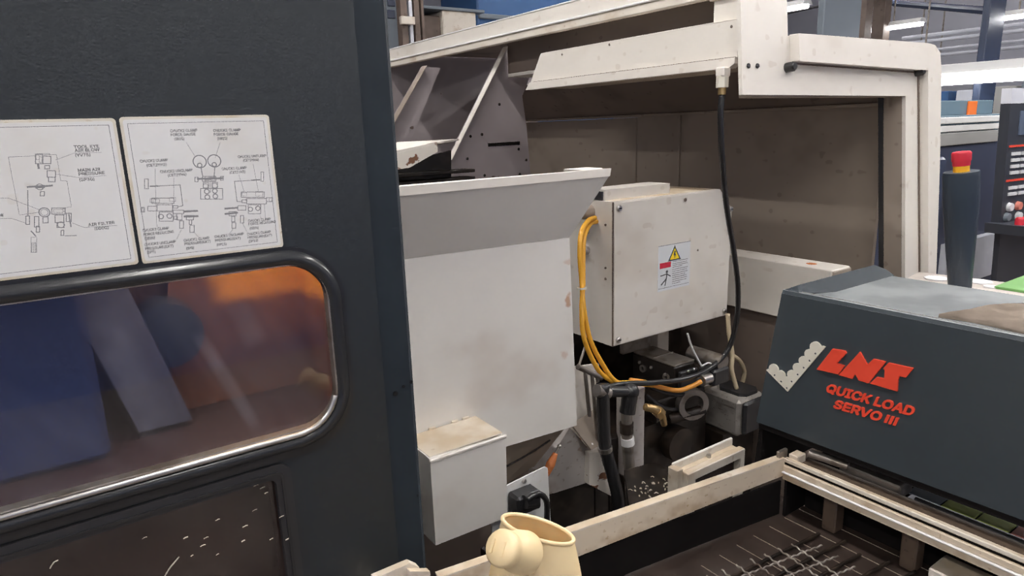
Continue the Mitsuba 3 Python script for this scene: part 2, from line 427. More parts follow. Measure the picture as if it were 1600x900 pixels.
def plate(x0, x1, z0, z1, label):
    k = thing('diagram_plate', label, 'sign')
    obj('backing', xz(rrect(x0, z0, x1, z1, .004), PY, D - .0002), 'plate_edge', k)
    obj('face', xz(rrect(x0 + .003, z0 + .003, x1 - .003, z1 - .003, .003), PY - .0004, PY), 'plate_white', k)
    fr = sbox(x0 + .007, z0 + .007, x1 - .007, z1 - .007)
    obj('border_line', xz(fr.difference(fr.buffer(-.0006)), PY - .0006, PY - .0004), 'print_grey', k)
    return k


def printed(k, lines, circles, texts, s, ox, oy):
    """Lines, rings and lettering of a diagram, measured on the plate."""
    def w(p):
        q = at(ox + p[0] / s, oy + p[1] / s, 'y', PY)
        return q[0], q[2]
    thin = [LineString([w(p) for p in l]).buffer(t / 2, cap_style='flat', join_style='mitre') for t, l in lines]
    thin += [Point(w(c)).buffer(r).difference(Point(w(c)).buffer(r - t)) for c, r, t in circles]
    obj('diagram', xz(unary_union(thin), PY - .0006, PY - .0004), 'print_grey', k)
    for x, y, wd, t in texts:
        a, b = w((x, y)), w((x + wd, y))
        m = text(t, .0031, .0002, b[0] - a[0], True)
        obj('lettering', place(m, (a[0], PY - .0004, a[1]), (1, 0, 0), (0, 0, 1), (0, -1, 0)), 'print_black', k)


def rects(t, *rs):
    return [(t, [(x0, y0), (x1, y0), (x1, y1), (x0, y1), (x0, y0)]) for x0, y0, x1, y1 in rs]


T1, T2 = .0004, .0008
p1 = plate(-.16, .0768, 1.4605, 1.6245, 'white diagram plate with TOOL EYE AIR BLOW and AIR FILTER lettering')
L1 = [(T1, [(190, 220), (45, 226), (105, 540), (215, 524)]), (T1, [(235, 215), (305, 212), (328, 353), (362, 356), (386, 495), (350, 500)]),
      (T1, [(300, 243), (400, 205), (550, 201)]), (T1, [(300, 318), (420, 337), (575, 326)]), (T1, [(390, 582), (455, 607), (635, 596)]),
      (T1, [(0, 447), (45, 447), (215, 512)]), (T1, [(0, 558), (62, 558), (140, 583)]),
      (T2, [(150, 405), (152, 545)]), (.0018, [(145, 388), (195, 385)]), (.0018, [(240, 384), (285, 380)]), (.003, [(190, 388), (242, 385)]),
      (T2, [(350, 652), (415, 650)]), (.0012, [(372, 535), (384, 605)]), (.002, [(205, 262), (210, 290)]), (.0012, [(168, 625), (195, 655)])]
L1 += rects(T2, (192, 210, 230, 262), (232, 222, 275, 262), (242, 272, 268, 290), (255, 300, 300, 335), (262, 335, 298, 360), (218, 414, 240, 436), (280, 502, 352, 535), (298, 540, 345, 580),
            (308, 580, 346, 607), (232, 550, 260, 582), (140, 545, 160, 590), (186, 548, 210, 605), (196, 600, 214, 632), (330, 622, 345, 650), (358, 530, 385, 575))
L1 += rects(T1, (168, 660, 198, 742), (195, 215, 212, 240), (212, 225, 228, 255), (172, 690, 196, 742), (180, 690, 190, 742), (290, 510, 340, 526), (340, 505, 350, 520), (200, 208, 268, 214))
printed(p1, L1, [((240, 525), .0053, .001), ((330, 592), .0035, .0008), ((240, 525), .0035, .0005), ((215, 388), .0035, .0008)],
        [(400, 180, 138, 'TOOL EYE'), (405, 199, 135, 'AIR BLOW'), (408, 225, 83, '(YV75)'), (422, 306, 122, 'MAIN AIR'), (426, 326, 142, 'PRESSURE'), (430, 357, 82, '(SP30)'), (478, 600, 145, 'AIR FILTER'), (512, 621, 78, '(0D0Q)'), (-36, 552, 58, 'BLOW')], 3.46, 0, 180)

p2 = plate(.0805, .243, 1.4595, 1.6255, 'white diagram plate showing CHUCK1 and CHUCK2 clamp lettering and two round gauges')
L2 = [(T1, [(400, 190), (447, 265)]), (T1, [(590, 190), (562, 275)]), (T1, [(224, 335), (232, 645), (240, 672)]), (T1, [(330, 390), (330, 500)]), (T1, [(775, 310), (805, 465)]), (T1, [(695, 370), (725, 465)]),
      (T2, [(195, 436), (365, 428), (380, 545), (350, 552)]), (.0016, [(195, 436), (250, 434)]), (T2, [(815, 400), (670, 408), (685, 522), (720, 522)]), (.0016, [(765, 402), (815, 399)]),
      (T1, [(372, 680), (345, 735)]), (T1, [(440, 690), (475, 728)]), (T1, [(665, 672), (640, 705)]), (T1, [(716, 645), (740, 690)]), (T1, [(815, 600), (822, 625)]), (T1, [(838, 540), (845, 615)]),
      (.001, [(482, 330), (492, 380)]), (.001, [(560, 330), (556, 380)]), (.0022, [(385, 578), (465, 574)]), (.0022, [(385, 606), (468, 604)]), (.0022, [(615, 562), (690, 556)]), (.0022, [(615, 592), (690, 584)]),
      (.0022, [(460, 395), (505, 392)]), (.0022, [(560, 392), (605, 390)]), (.003, [(500, 395), (560, 390)])]
L2 += rects(T2, (165, 395, 186, 450), (820, 355, 834, 408), (205, 502, 330, 532), (183, 548, 235, 575), (235, 540, 322, 575), (248, 580, 326, 632), (325, 545, 352, 558), (145, 555, 165, 580), (325, 570, 385, 590),
            (345, 590, 375, 625), (330, 605, 350, 622), (362, 630, 384, 672), (400, 600, 440, 625), (416, 625, 430, 650), (420, 655, 444, 695), (480, 448, 604, 508), (490, 380, 565, 408), (448, 385, 466, 410), (592, 380, 608, 402),
            (708, 468, 838, 498), (712, 512, 740, 528), (738, 505, 850, 535), (850, 500, 884, 522), (748, 540, 818, 590), (690, 545, 735, 570), (640, 578, 680, 602), (655, 605, 672, 635), (656, 640, 678, 672), (704, 600, 722, 642), (495, 415, 525, 445), (545, 415, 575, 445))
L2 += rects(T1, (195, 506, 225, 528), (215, 508, 250, 528), (305, 498, 340, 520), (790, 465, 830, 490), (712, 472, 738, 490), (505, 380, 528, 405), (538, 380, 560, 405), (150, 560, 160, 576), (866, 502, 880, 520), (535, 410, 536, 470))
C2 = [((c), .0032, .0011) for c in ((257, 606), (305, 603), (515, 465), (560, 462), (518, 496), (563, 492), (760, 565), (802, 560))]
C2 += [((475, 297), .0078, .0012), ((557, 293), .0078, .0012), ((475, 318), .003, .0012), ((557, 314), .003, .0012), ((508, 435), .003, .0005), ((560, 432), .003, .0005)]
X2 = []
for x, y, n, extra in ((310, 132, 2, 0), (552, 130, 1, 0)):
    X2 += [(x, y, 153, f'CHUCK{n} CLAMP'), (x + 3, y + 22, 140, 'FORCE GAUGE'), (x + 24, y + 45, 55, '(SB1Q)')]
X2 += [(140, 303, 158, 'CHUCK2 CLAMP'), (178, 326, 112, '(CET2YH2)'), (254, 362, 182, 'CHUCK2 UNCLAMP'), (297, 382, 105, '(CET2YH4)'), (690, 278, 160, 'CHUCK1 UNCLAMP'), (720, 298, 88, '(CET2YH4)'), (600, 346, 140, 'CHUCK1 CLAMP'), (645, 366, 88, '(CET2YH3)'),
       (155, 692, 150, 'CHUCK2 CLAMP'), (160, 715, 172, 'FORCE REDUCING'), (167, 738, 58, '(SB2N)'), (165, 772, 180, 'CHUCK2 UNCLAMP'), (170, 795, 160, 'PRESSURE(EXT)'), (180, 815, 48, '(SP9)'),
       (385, 748, 148, 'CHUCK2 CLAMP'), (390, 768, 148, 'PRESSURE(EXT)'), (400, 793, 44, '(SP8)'), (560, 727, 165, 'CHUCK1 UNCLAMP'), (562, 749, 145, 'PRESSURE(EXT)'), (572, 772, 55, '(SP11)'),
       (748, 638, 128, 'CHUCK1 CLAMP'), (750, 656, 155, 'FORCE REDUCING'), (757, 680, 50, '(SB2N)'), (742, 712, 135, 'CHUCK1 CLAMP'), (745, 732, 138, 'PRESSURE(EXT)'), (752, 752, 52, '(SP12)')]
printed(p2, L2, C2, X2, 3.6, 180, 170)

# ------------------------------------------------------------------ the headstock tunnel: rail, drip tray, end frame, wall
N_, P0 = np.array([0, 1, -.1]), np.array([0, 1.2, 1.66])       # the end frame leans out a little towards its foot


def fr(px, py):
    q = at_plane(px, py, P0, N_)
    return q[0], q[2]


def leaning(shape, t0, t1):
    """A shape in (x, z) on the leaning plane of the end frame, from t0 to t1 behind it."""
    m = xz(shape, t0, t1); m.vertices[:, 1] += P0[1] + .1 * (m.vertices[:, 2] - P0[2])
    return m


ef = thing('machine_end_frame', 'cream end frame of the headstock tunnel with a tall left riser and a raised rim', 'machine cover')
fx_ = lambda *ps: [fr(*p) for p in ps]
(ix, iz), (ox, oz) = fr(1414, 440), fr(1449, 440)
k_in = (ix - fr(1415, 150)[0]) / (iz - fr(1415, 150)[1]); k_out = (ox - fr(1457, 95)[0]) / (oz - fr(1457, 95)[1])
foot = lambda p, k: (p[0] + k * (.02 - p[1]), .02)
XI = fr(1415, 150)[0]
outline = Polygon([fr(1160, 148), (fr(1160, 0)[0], 2.15), (fr(1230, 0)[0], 2.15), fr(1231, 56), fr(1438, 70), fr(1452, 84), (fr(1455, 200)[0], fr(1455, 200)[1]), fr(1449, 440), (fr(1449, 440)[0] + .03, .02), (fr(1414, 440)[0] + .03, .02), fr(1414, 440), fr(1415, 150)])
obj('frame_plate', leaning(outline, 0, .012), 'cream_paint', ef)
rim = Polygon([fr(1233, 54), fr(1436, 69), fr(1447, 72), fr(1455, 84), fr(1457, 110), fr(1455, 250), fr(1449, 440), (fr(1449, 440)[0] + .03, .02), (fr(1437, 440)[0] + .03, .02), fr(1437, 440), fr(1436, 111), fr(1235, 97)])
obj('raised_rim', leaning(rim.buffer(-.003).buffer(.003), -.03, -.0005), 'cream_paint', ef)
obj('rim_gap_shadow', leaning(Polygon([fr(1235, 98), fr(1435, 112), fr(1437, 440), fr(1435, 440), fr(1433, 114.5), fr(1235, 100.5)]), -.003, -.0004), 'brown_steel', ef)  # dark strip for the slit; its top run paints the shadow under the rim
for px, py in ((1229, 106), (1431, 113)):
    q = at_plane(px, py, P0, N_)
    obj('rubber_stop', lathe([(0, 0), (.014, 0), (.014, .022), (.010, .028), (0, .028)], q, (0, -1, .1), 14), 'black_rubber', ef, smooth=40)
for px, py in ((1169, 103), (1183, 103)):
    obj('screw', bolt(at_plane(px, py, P0, N_), (0, -1, .1), .007, .004), 'black_plastic', ef)
q0, q1 = fr(1415, 150), fr(1414, 440)
yl = lambda z: P0[1] + .1 * (z - P0[2])
obj('jamb', hull([(q0[0] + a, yl(q0[1]) + b, q0[1]) for a in (0, .01) for b in (.012, .075)] + [(q1[0] + a, yl(q1[1]) + b, q1[1]) for a in (0, .01) for b in (.012, .075)]), 'taupe_sheet', ef)
obj('jamb_seal', hull([(q0[0] - .004 + a, yl(q0[1]) + b, q0[1]) for a in (0, .01) for b in (.075, .092)] + [(q1[0] - .004 + a, yl(q1[1]) + b, q1[1]) for a in (0, .01) for b in (.075, .092)]), 'black_rubber', ef)
obj('frame_header', bx(1.66, q0[0] + .05, 1.215, 1.26, 1.66, 1.80), 'taupe_sheet', ef)

tun = thing('headstock_tunnel', 'taupe sheet-metal wall and roof inside the headstock tunnel', 'machine cover')
WX = 2.56
lean = .0
obj('wall_sheet', bx(WX, WX + .02, 1.30, 2.27, .02, 1.635, 0), 'taupe_sheet', tun)
obj('wall_sheet', bx(WX + .006, WX + .02, 2.275, 2.56, .02, 1.632, 0), 'taupe_sheet', tun)
obj('wall_sheet', bx(WX, WX + .02, 2.565, 4.4, .02, 1.630, 0), 'taupe_sheet', tun)
obj('wall_rib', bx(WX - .012, WX, 2.262, 2.282, .02, 1.635, .002), 'taupe_sheet', tun)
obj('header', sheet([(WX, 1.3, 1.637), (WX, 4.4, 1.637), (WX - .25, 4.4, 1.82), (WX - .25, 1.3, 1.82)], .01, (1, 0, 1)), 'taupe_dark', tun)
obj('header_ledge', bx(WX - .02, WX + .02, 1.3, 4.4, 1.632, 1.645), 'taupe_sheet', tun)
obj('roof_sheet', bx(1.785, WX + .03, 1.27, 2.59, 1.82, 1.835), 'cream_paint', tun)
obj('upright_sheet', bx(1.785, 1.80, 1.26, 2.59, 1.836, 2.02), 'taupe_dark', tun)
obj('added_rear_roof', bx(1.68, WX + .03, 2.62, 3.59, 2.015, 2.025, 0), 'taupe_dark', tun)  # unseen sheet added to keep light off the gussets and rear cover
obj('far_sheet', bx(1.3, WX, 4.41, 4.42, .02, 2.0), 'taupe_dark', tun)

rail = thing('guide_rail', 'long cream sliding door rail along the top of the tunnel', 'rail')
y0, y1 = 1.255, 4.38
obj('upper_web', bx(1.655, 1.675, y0, y1, 1.975, 2.03, .003), 'cream_paint', rail)
obj('bright_lip', bx(1.640, 1.675, y0, y1, 1.968, 1.975, .002), 'white_board', rail)
obj('lower_web', bx(1.646, 1.672, y0, y1, 1.94, 1.968, .003), 'cream_dirty', rail)
obj('top_flange', bx(1.653, 1.783, y0, y1, 2.03, 2.036, .002), 'white_board', rail)
obj('end_block', bx(1.635, 1.783, y0 + .01, y0 + .10, 1.93, 1.94, .002), 'cream_dirty', rail)

tray = thing('drip_tray', 'cream sheet-metal drip tray under the rail with a hose fitting at its near end', 'tray')
ty0, ty1 = 1.238, 2.13
prof = Polygon([(ty0, 1.765), (ty0, 1.866), (ty1, 1.866), (ty1 + .07, 1.765)])
obj('tray_side', yz(prof, 1.62, 1.626), 'cream_paint', tray)
lipp = Polygon([(ty0 + .02, 1.741), (ty0, 1.752), (ty0, 1.768), (ty1 + .06, 1.768), (ty1 + .085, 1.741)])
obj('tray_lip', yz(lipp, 1.608, 1.64), 'cream_paint', tray)
obj('lip_seam', bx(1.6185, 1.62, ty0 + .005, ty1 + .05, 1.768, 1.7705, 0), 'brown_steel', tray)
obj('riser_side', bx(1.645, 1.65, 1.25, 1.345, 1.872, 1.93, .001), 'cream_paint', ef)
obj('tray_bottom', bx(1.63, 1.783, ty0 + .02, ty1, 1.742, 1.748), 'taupe_sheet', tray)
obj('tray_top', bx(1.62, 1.783, ty0, ty1, 1.866, 1.870), 'cream_paint', tray)
obj('tray_back', bx(1.77, 1.783, ty0 + .02, ty1, 1.748, 1.866), 'taupe_dark', tray)
for y, z in ((1.262, 1.85), (1.75, 1.858), (2.0, 1.852)):
    obj('rivet', bolt((1.62, y, z), (-1, 0, 0), .004, .002), 'taupe_dark', tray)
obj('spout', bx(1.585, 1.618, 1.255, 1.285, 1.718, 1.745, .004), 'cream_paint', tray)
obj('fitting_nut', lathe([(0, 0), (.017, 0), (.017, .03), (.012, .034), (0, .034)], (1.60, 1.27, 1.69), (0, 0, 1), 6), 'logo_cream', tray)
obj('brass_ferrule', lathe([(0, 0), (.011, 0), (.011, .02), (0, .02)], (1.60, 1.27, 1.671), (0, 0, 1), 16), 'brass', tray, smooth=40)
hose = [(1128, 148, 1.27), (1126, 180, 1.27), (1128, 240, 1.28), (1135, 320, 1.30), (1147, 395, 1.32), (1153, 450, 1.34), (1151, 500, 1.36), (1138, 545, 1.38), (1110, 575, 1.39), (1070, 592, 1.39), (1020, 598, 1.39), (975, 600, 1.38), (945, 606, 1.37)]
obj('black_hose', tube([at(a, b, 'y', c) for a, b, c in hose], .0085, 12), 'black_rubber', smooth=True, label='thin black hose hanging from the drip tray past the cream cabinet', cat='hose')

gs = 'cover gussets in the tunnel'
gp = [at(a, b, 'y', 2.6) for a, b in ((787, 74), (843, 82), (816, 150), (823, 200), (830, 285), (704, 300), (700, 250))]
g1 = thing('cover_gusset', 'large taupe gusset plate with a slot and rust spots between splash guard and drip tray', 'gusset plate')
gpoly = Polygon([(p[0], p[2]) for p in gp])
obj('gusset_plate', xz(gpoly, 2.6, 2.612), 'gusset_paint', g1)
e0, e1, e2 = gp[0], gp[6], gp[5]
obj('folded_edge', sheet([e0, e1, e1 + [0, -.035, 0], e0 + [0, -.035, 0]], .003, (-1, 0, 0)), 'cream_paint', g1)
sl = [at(a, b, 'y', 2.598) for a, b in ((763, 224), (812, 221), (812, 226), (763, 229))]
obj('slot', xz(Polygon([(p[0], p[2]) for p in sl]), 2.597, 2.6), 'pit_black', g1)
for a, b in ((735, 213), (753, 210), (730, 248), (728, 278), (757, 274), (810, 233), (822, 250), (812, 272), (780, 163)):
    obj('bolt', bolt(at(a, b, 'y', 2.6), (0, -1, 0), .006, .004), 'oily_dark', g1)
gp2 = [at(a, b, 'y', 3.0) for a, b in ((660, 104), (688, 106), (640, 225), (600, 240), (600, 210))]
g2 = thing('cover_gusset', 'smaller dark gusset plate at the far left under the rail', 'gusset plate')
obj('gusset_plate', xz(Polygon([(p[0], p[2]) for p in gp2]), 3.0, 3.012), 'gusset_paint', g2)
e0, e1 = gp2[0], gp2[4]
obj('folded_edge', sheet([e0, e1, e1 + [0, -.05, 0], e0 + [0, -.05, 0]], .003, (-1, 0, 0)), 'taupe_sheet', g2)
bk = [at(a, b, 'y', 3.6) for a, b in ((590, 110), (840, 50), (840, 300), (590, 320))]
obj('rear_cover', xz(Polygon([(p[0], p[2]) for p in bk]), 3.6, 3.62), 'gusset_paint', label='dark taupe cover sheet behind the gusset plates', cat='machine cover')
hp = thing('chip_hopper', 'chipped cream hopper edge showing behind the charcoal enclosure', 'hopper')
h_ = [at(a, b, 'y', 2.2) for a, b in ((600, 240), (683, 222), (684, 237), (640, 262), (600, 268))]
obj('hopper_front', xz(Polygon([(p[0], p[2]) for p in h_]), 2.2, 2.21), 'chipped_white', hp)
ht = [at(610, 240, 'y', 2.2), at(683, 222, 'y', 2.2), at(717, 217, 'y', 2.45), at(620, 222, 'y', 2.45)]
obj('hopper_top', hull(np.vstack([ht, np.array(ht) - [0, 0, .006]])), 'cream_paint', hp)
dk = [at(a, b, 'y', 2.45) for a, b in ((600, 262), (705, 235), (705, 330), (600, 340))]
obj('hopper_side', xz(Polygon([(p[0], p[2]) for p in dk]), 2.45, 2.47), 'oily_dark', hp)
for z in (1.40, 1.43, 1.36):
    obj('way_cover_step', bx(.95, 1.45, 2.36, 2.449, z, z + .012), 'oily_dark', hp)
obj('hopper_leg', bx(1.0, 1.4, 2.47, 2.55, 0, 1.5), 'oily_dark', hp)

# ------------------------------------------------------------------ splash guard
SY = 1.3
sg = thing('splash_guard', 'large off-white sheet-metal splash guard with a flared top and rust stains', 'splash guard')
obj('lower_sheet', xz(Polygon([(.5, .83), (.5, 1.335), (1.068, 1.325), (1.086, .809), (.85, .819)]), SY, SY + .004), 'splash_paint', sg)
fl = [(.45, SY - .08, 1.478), (1.128, SY - .08, 1.478), (1.068, SY, 1.326), (.45, SY, 1.336)]
obj('flare', sheet(fl, .004, (0, 1, 1)), 'splash_paint', sg)
obj('top_lip', hull([(.45, SY - .082, 1.476), (.45, SY - .082, 1.494), (1.134, SY - .082, 1.497), (1.13, SY - .082, 1.478), (.45, SY - .076, 1.476), (.45, SY - .076, 1.494), (1.134, SY - .076, 1.497), (1.13, SY - .076, 1.478)]), 'cream_paint', sg)
obj('top_flange', bx(.45, 1.132, SY - .077, SY - .05, 1.491, 1.495, .001), 'cream_paint', sg)
obj('corner_flange', bx(1.06, 1.135, SY - .05, SY + .01, 1.491, 1.497, .001), 'cream_paint', sg)
obj('side_return', bx(1.064, 1.07, SY + .004, SY + .05, .83, 1.32, .001), 'taupe_dark', sg)
obj('support_leg', bx(.55, .6, SY + .05, SY + .1, 0, 1.4), 'taupe_dark', sg)
obj('support_arm', bx(.55, .6, SY + .004, SY + .05, 1.2, 1.3), 'taupe_dark', sg)
bxx = thing('junction_box', 'off-white box cover bolted low on the splash guard beside the charcoal enclosure', 'box')
B = (.577, .770, 1.172, SY - .0005)
obj('cover', hull([(x, y, z) for x, y, z in ((.577, 1.172, .722), (.766, 1.172, .718), (.770, 1.172, .920), (.577, 1.172, .927), (.577, SY - .0005, .722), (.766, SY - .0005, .718), (.770, SY - .0005, .921), (.577, SY - .0005, .928))]), 'splash_paint', bxx)
obj('top_edge', bx(.575, .772, 1.169, 1.176, .918, .926, .002), 'cream_paint', bxx)
obj('top_dust', bx(.58, .767, 1.18, SY - .003, .926, .9285, .0005), 'cream_dirty', bxx, label='dusty brown top')
for x in (.64, .70, .73):
    obj('paint_flake', bx(x, x + .018, SY - .006, SY - .001, .928, .934, .001), 'chip_metal', bxx)
br = thing('sensor_bracket', 'small white rounded bracket plate with a black plug behind the cream jug', 'bracket')
obj('bracket_plate', xz(Polygon([(.74, .60), (.74, .775), (.90, .790), (.908, .784), (.915, .60)]), 1.2, 1.204), 'plate_white', br)
obj('plug', bx(.785, .855, 1.155, 1.2, .715, .765, .006), 'black_plastic', br)
obj('plug_cap', rod((.80, 1.15, .755), (.835, 1.15, .75), .016, 14), 'black_rubber', br, smooth=40)
obj('plug_cable', tube([(.80, 1.14, .765), (.83, 1.135, .772), (.855, 1.14, .745), (.865, 1.15, .70), (.866, 1.16, .62)], .007, 10), 'black_rubber', br, smooth=True)
obj('bracket_screw', bolt((.835, 1.2, .775), (0, -1, 0), .006, .006), 'bright_steel', br)
obj('bracket_foot', bx(.74, .915, 1.2, 1.26, 0, .60), 'oily_dark', br)
fn = thing('guard_funnel', 'taupe tapering chute under the splash guard', 'chute')
obj('chute_front', sheet([(.845, SY + .03, .825), (1.085, SY + .03, .812), (.985, SY + .07, .69), (.86, SY + .07, .66)], .004, (0, 1, 0)), 'taupe_sheet', fn)
obj('chute_side', sheet([(1.085, SY + .03, .812), (.985, SY + .07, .69), (.99, SY + .25, .69), (1.09, SY + .25, .81)], .004, (1, 0, -1)), 'taupe_sheet', fn)
obj('chute_seam', tube([(.86, SY + .028, .745), (.95, SY + .032, .757), (1.02, SY + .035, .772)], .0025, 6), 'oily_dark', fn)
obj('chute_body', bx(.62, .98, SY + .08, SY + .2, 0, .70), 'taupe_dark', fn)
lv = thing('clamp_lever', 'small rust-orange lever with a bright knob under the splash guard', 'lever')
a, b = at(853, 742, 'y', 1.33), at(868, 708, 'y', 1.33)
obj('handle', tube([a, (a + b) / 2, b], [.009, .013, .007], 12), 'rust_orange', lv, smooth=True)
obj('knob', trimesh.creation.icosphere(2, .006).apply_translation(at(874, 697, 'y', 1.33)), 'bright_steel', lv, smooth=True)
obj('shaft', rod(b, at(874, 697, 'y', 1.33), .004), 'dull_steel', lv)

# ------------------------------------------------------------------ cream cabinet over the headstock
cb = thing('control_cabinet', 'cream sheet-metal electrical cabinet with a warning label on its front', 'cabinet')
CX0, CX1, CY, CZ0, CZ1 = 1.402, 1.962, 1.5, .914, 1.372
obj('body', hull([(CX0, CY, CZ0), (CX1, CY, CZ0), (CX1 + .004, CY, 1.30), (1.90, CY, CZ1), (CX0, CY, CZ1), (CX0, 1.76, CZ0), (CX1, 1.76, CZ0), (CX1 + .004, 1.76, 1.30), (1.90, 1.76, CZ1), (CX0, 1.76, CZ1)]), 'cream_paint', cb)
obj('door_panel', xz(Polygon([(CX0 + .004, CZ0 + .004), (CX1 - .004, CZ0 + .004), (CX1, 1.298), (1.898, CZ1 - .004), (CX0 + .004, CZ1 - .004)]), CY - .004, CY), 'cream_paint', cb)
obj('corner_seam', bx(CX0 - .001, CX0 + .004, CY - .001, CY + .001, CZ0, CZ1, 0), 'brown_steel', cb, label='rusty corner seam')
for x, z in ((CX0 + .02, CZ1 - .02), (CX0 + .02, CZ0 + .02), (CX1 - .02, CZ0 + .02), (CX1 - .01, 1.30)):
    s_ = obj('latch', lathe([(0, 0), (.010, 0), (.010, .006), (.007, .009), (0, .009)], (x, CY - .004, z), (0, -1, 0), 14), 'bright_steel', cb, smooth=40)
    obj('latch_slot', bx(x - .006, x + .006, CY - .0135, CY - .0128, z - .0015, z + .0015, 0), 'pit_black', s_)
obj('top_box', hull([(x, y, z) for x in (1.41, 1.70) for y in (1.545, 1.64) for z in (1.372, 1.405)]), 'cream_paint', cb)
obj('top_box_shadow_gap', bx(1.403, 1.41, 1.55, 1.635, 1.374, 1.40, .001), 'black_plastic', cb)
obj('top_dust', bx(CX0 + .01, 1.89, CY + .005, 1.75, 1.372, 1.3735, 0), 'cream_dirty', cb)
for y, z, r in ((1.62, 1.335, .016), (1.62, 1.275, .015), (1.62, 1.21, .016)):
    g_ = obj('gland_plug', lathe([(0, 0), (r, 0), (r, .008), (r * .75, .013), (0, .013)], (CX0, y, z), (-1, 0, 0), 18), 'cast_grey', cb, smooth=40)
obj('gland', lathe([(0, 0), (.022, 0), (.022, .03), (.015, .04), (.015, .05), (0, .05)], (CX0, 1.60, 1.335), (-1, 0, 0), 16), 'taupe_sheet', cb, smooth=40)
for z in (1.30, 1.165, 1.13):
    obj('rivet', bolt((CX0, 1.53, z), (-1, 0, 0), .004, .003), 'brown_steel', cb)
obj('rivet', bolt((1.79, CY - .004, 1.175), (0, -1, 0), .0035, .002), 'brown_steel', cb)
obj('rivet', bolt((1.72, CY - .004, 1.352), (0, -1, 0), .006, .003), 'brown_steel', cb)
# warning label on the door
WY = CY - .0046
c0, c1, c2 = at(1029, 385, 'y', WY), at(1079, 376, 'y', WY), at(1030, 456, 'y', WY)
lx0, lx1, lz1, lz0 = c0[0], c1[0], c0[2], c2[2]
lb = obj('warning_label', xz(sbox(lx0, lz0, lx1, lz1), WY, CY - .004), 'label_white', cb, label='white warning label with a yellow triangle, a red bar and lines of print')
w_, h_l = lx1 - lx0, lz1 - lz0
U = lambda u, v: (lx0 + u * w_, lz1 - v * h_l)
tri = Polygon([U(.50, .04), U(.70, .37), U(.30, .37)])
obj('triangle_border', xz(tri, WY - .0003, WY), 'print_black', lb)
obj('triangle', xz(tri.buffer(-.0045, join_style='mitre'), WY - .0006, WY - .0003), 'label_yellow', lb)
bolt_sign = Polygon([U(.49, .16), U(.53, .16), U(.51, .23), U(.54, .23), U(.49, .33), U(.50, .255), U(.465, .255)])
obj('voltage_sign', xz(bolt_sign, WY - .0009, WY - .0006), 'print_black', lb)
obj('red_bar', xz(sbox(*U(.05, .50), *U(.39, .38)), WY - .0003, WY), 'label_red', lb)
fig = [LineString([U(.08, .66), U(.27, .64), U(.38, .70)]).buffer(.0018), LineString([U(.27, .63), U(.26, .74), U(.10, .86)]).buffer(.0022), LineString([U(.26, .74), U(.22, .88)]).buffer(.002), Point(U(.27, .59)).buffer(.005)]
obj('figure_sign', xz(unary_union(fig), WY - .0003, WY), 'print_black', lb)
ln = [sbox(*U(.44, v + .014), *U(e, v)) for v, e in ((.385, .93), (.43, .9), (.47, .93), (.51, .75), (.56, .93), (.605, .9), (.65, .93), (.695, .85), (.74, .9), (.785, .92), (.83, .9), (.875, .7))]
ln += [sbox(*U(.0, .012), *U(1, .0)), sbox(*U(.02, .945), *U(.98, .935))]
obj('print_lines', xz(unary_union(ln), WY - .0003, WY), 'print_grey', lb)
obj('cabinet_leg', bx(1.78, 1.84, 1.66, 1.74, .62, CZ0), 'cream_dirty', cb)

# ------------------------------------------------------------------ cables over the cabinet side
YG = 'cables looping down from the cabinet side'


def cable(pts, r, m, label, group=None, cat='cable'):
    return obj('cable', tube([at(a, b, 'y', c) for a, b, c in pts], r, 10), m, smooth=True, label=label, cat=cat, group=group)


cable([(930, 340, 1.56), (918, 346, 1.55), (908, 365, 1.52), (906, 400, 1.50), (909, 440, 1.49), (912, 480, 1.46), (922, 530, 1.44), (942, 570, 1.42), (962, 596, 1.40), (985, 598, 1.40), (1020, 602, 1.40)], .0075, 'yellow_cable', 'outer yellow cable looping from the cabinet gland down to the black elbow')
cable([(932, 346, 1.57), (922, 350, 1.56), (913, 370, 1.53), (911, 405, 1.51), (911, 445, 1.49), (909, 485, 1.46), (913, 530, 1.44), (935, 578, 1.42), (958, 597, 1.405)], .0075, 'yellow_cable', 'inner yellow cable beside the cabinet, ending behind the black elbow')
cable([(985, 594, 1.41), (1010, 598, 1.41), (1035, 606, 1.41), (1060, 610, 1.40), (1080, 604, 1.385), (1096, 596, 1.37)], .008, 'orange_cable', 'orange cable curving under the valve block to the black plug')
tie = at(909, 452, 'y', 1.478)
obj('cable_tie', lathe([(.013, 0), (.0145, 0), (.0145, .006), (.013, .006), (.013, 0)], tie, (0, .1, 1), 16), 'logo_cream', label='pale tie round the yellow cables', cat='cable tie')

# ------------------------------------------------------------------ headstock machinery under the cabinet
hb = thing('headstock_block', 'dark oily headstock casting under the cream cabinet', 'machine casting')
obj('block', bx(1.43, 2.05, 1.77, 2.2, .30, .905, .02), 'oily_dark', hb)
obj('shelf', bx(1.36, 1.86, 1.48, 1.78, .30, .62, .015), 'oily_dark', hb)
obj('boss', lathe([(0, 0), (.05, 0), (.06, .02), (.06, .06), (0, .06)], (1.66, 1.49, .52), (0, -1, 0), 32), 'oily_dark', hb, smooth=40)
obj('boss_ring', lathe([(.035, 0), (.055, 0), (.055, .03), (.035, .03), (.035, 0)], at(1078, 628, 'y', 1.43), (-.4, -1, 0), 24), 'dull_steel', hb, smooth=40)
obj('pipe_stub', rod(at(1045, 655, 'y', 1.45), at(1100, 640, 'y', 1.40), .018), 'oily_dark', hb, smooth=40)
obj('foot', bx(1.40, 1.86, 1.5, 2.15, 0, .30, .01), 'oily_dark', hb)
obj('red_plate', xz(sbox(1.70, .80, 1.83, .91), 1.755, 1.768), 'red_paint', hb, label='red painted plate')
vb = thing('valve_block', 'dark oily solenoid valve block with a flat metal lid under the cabinet', 'valve')
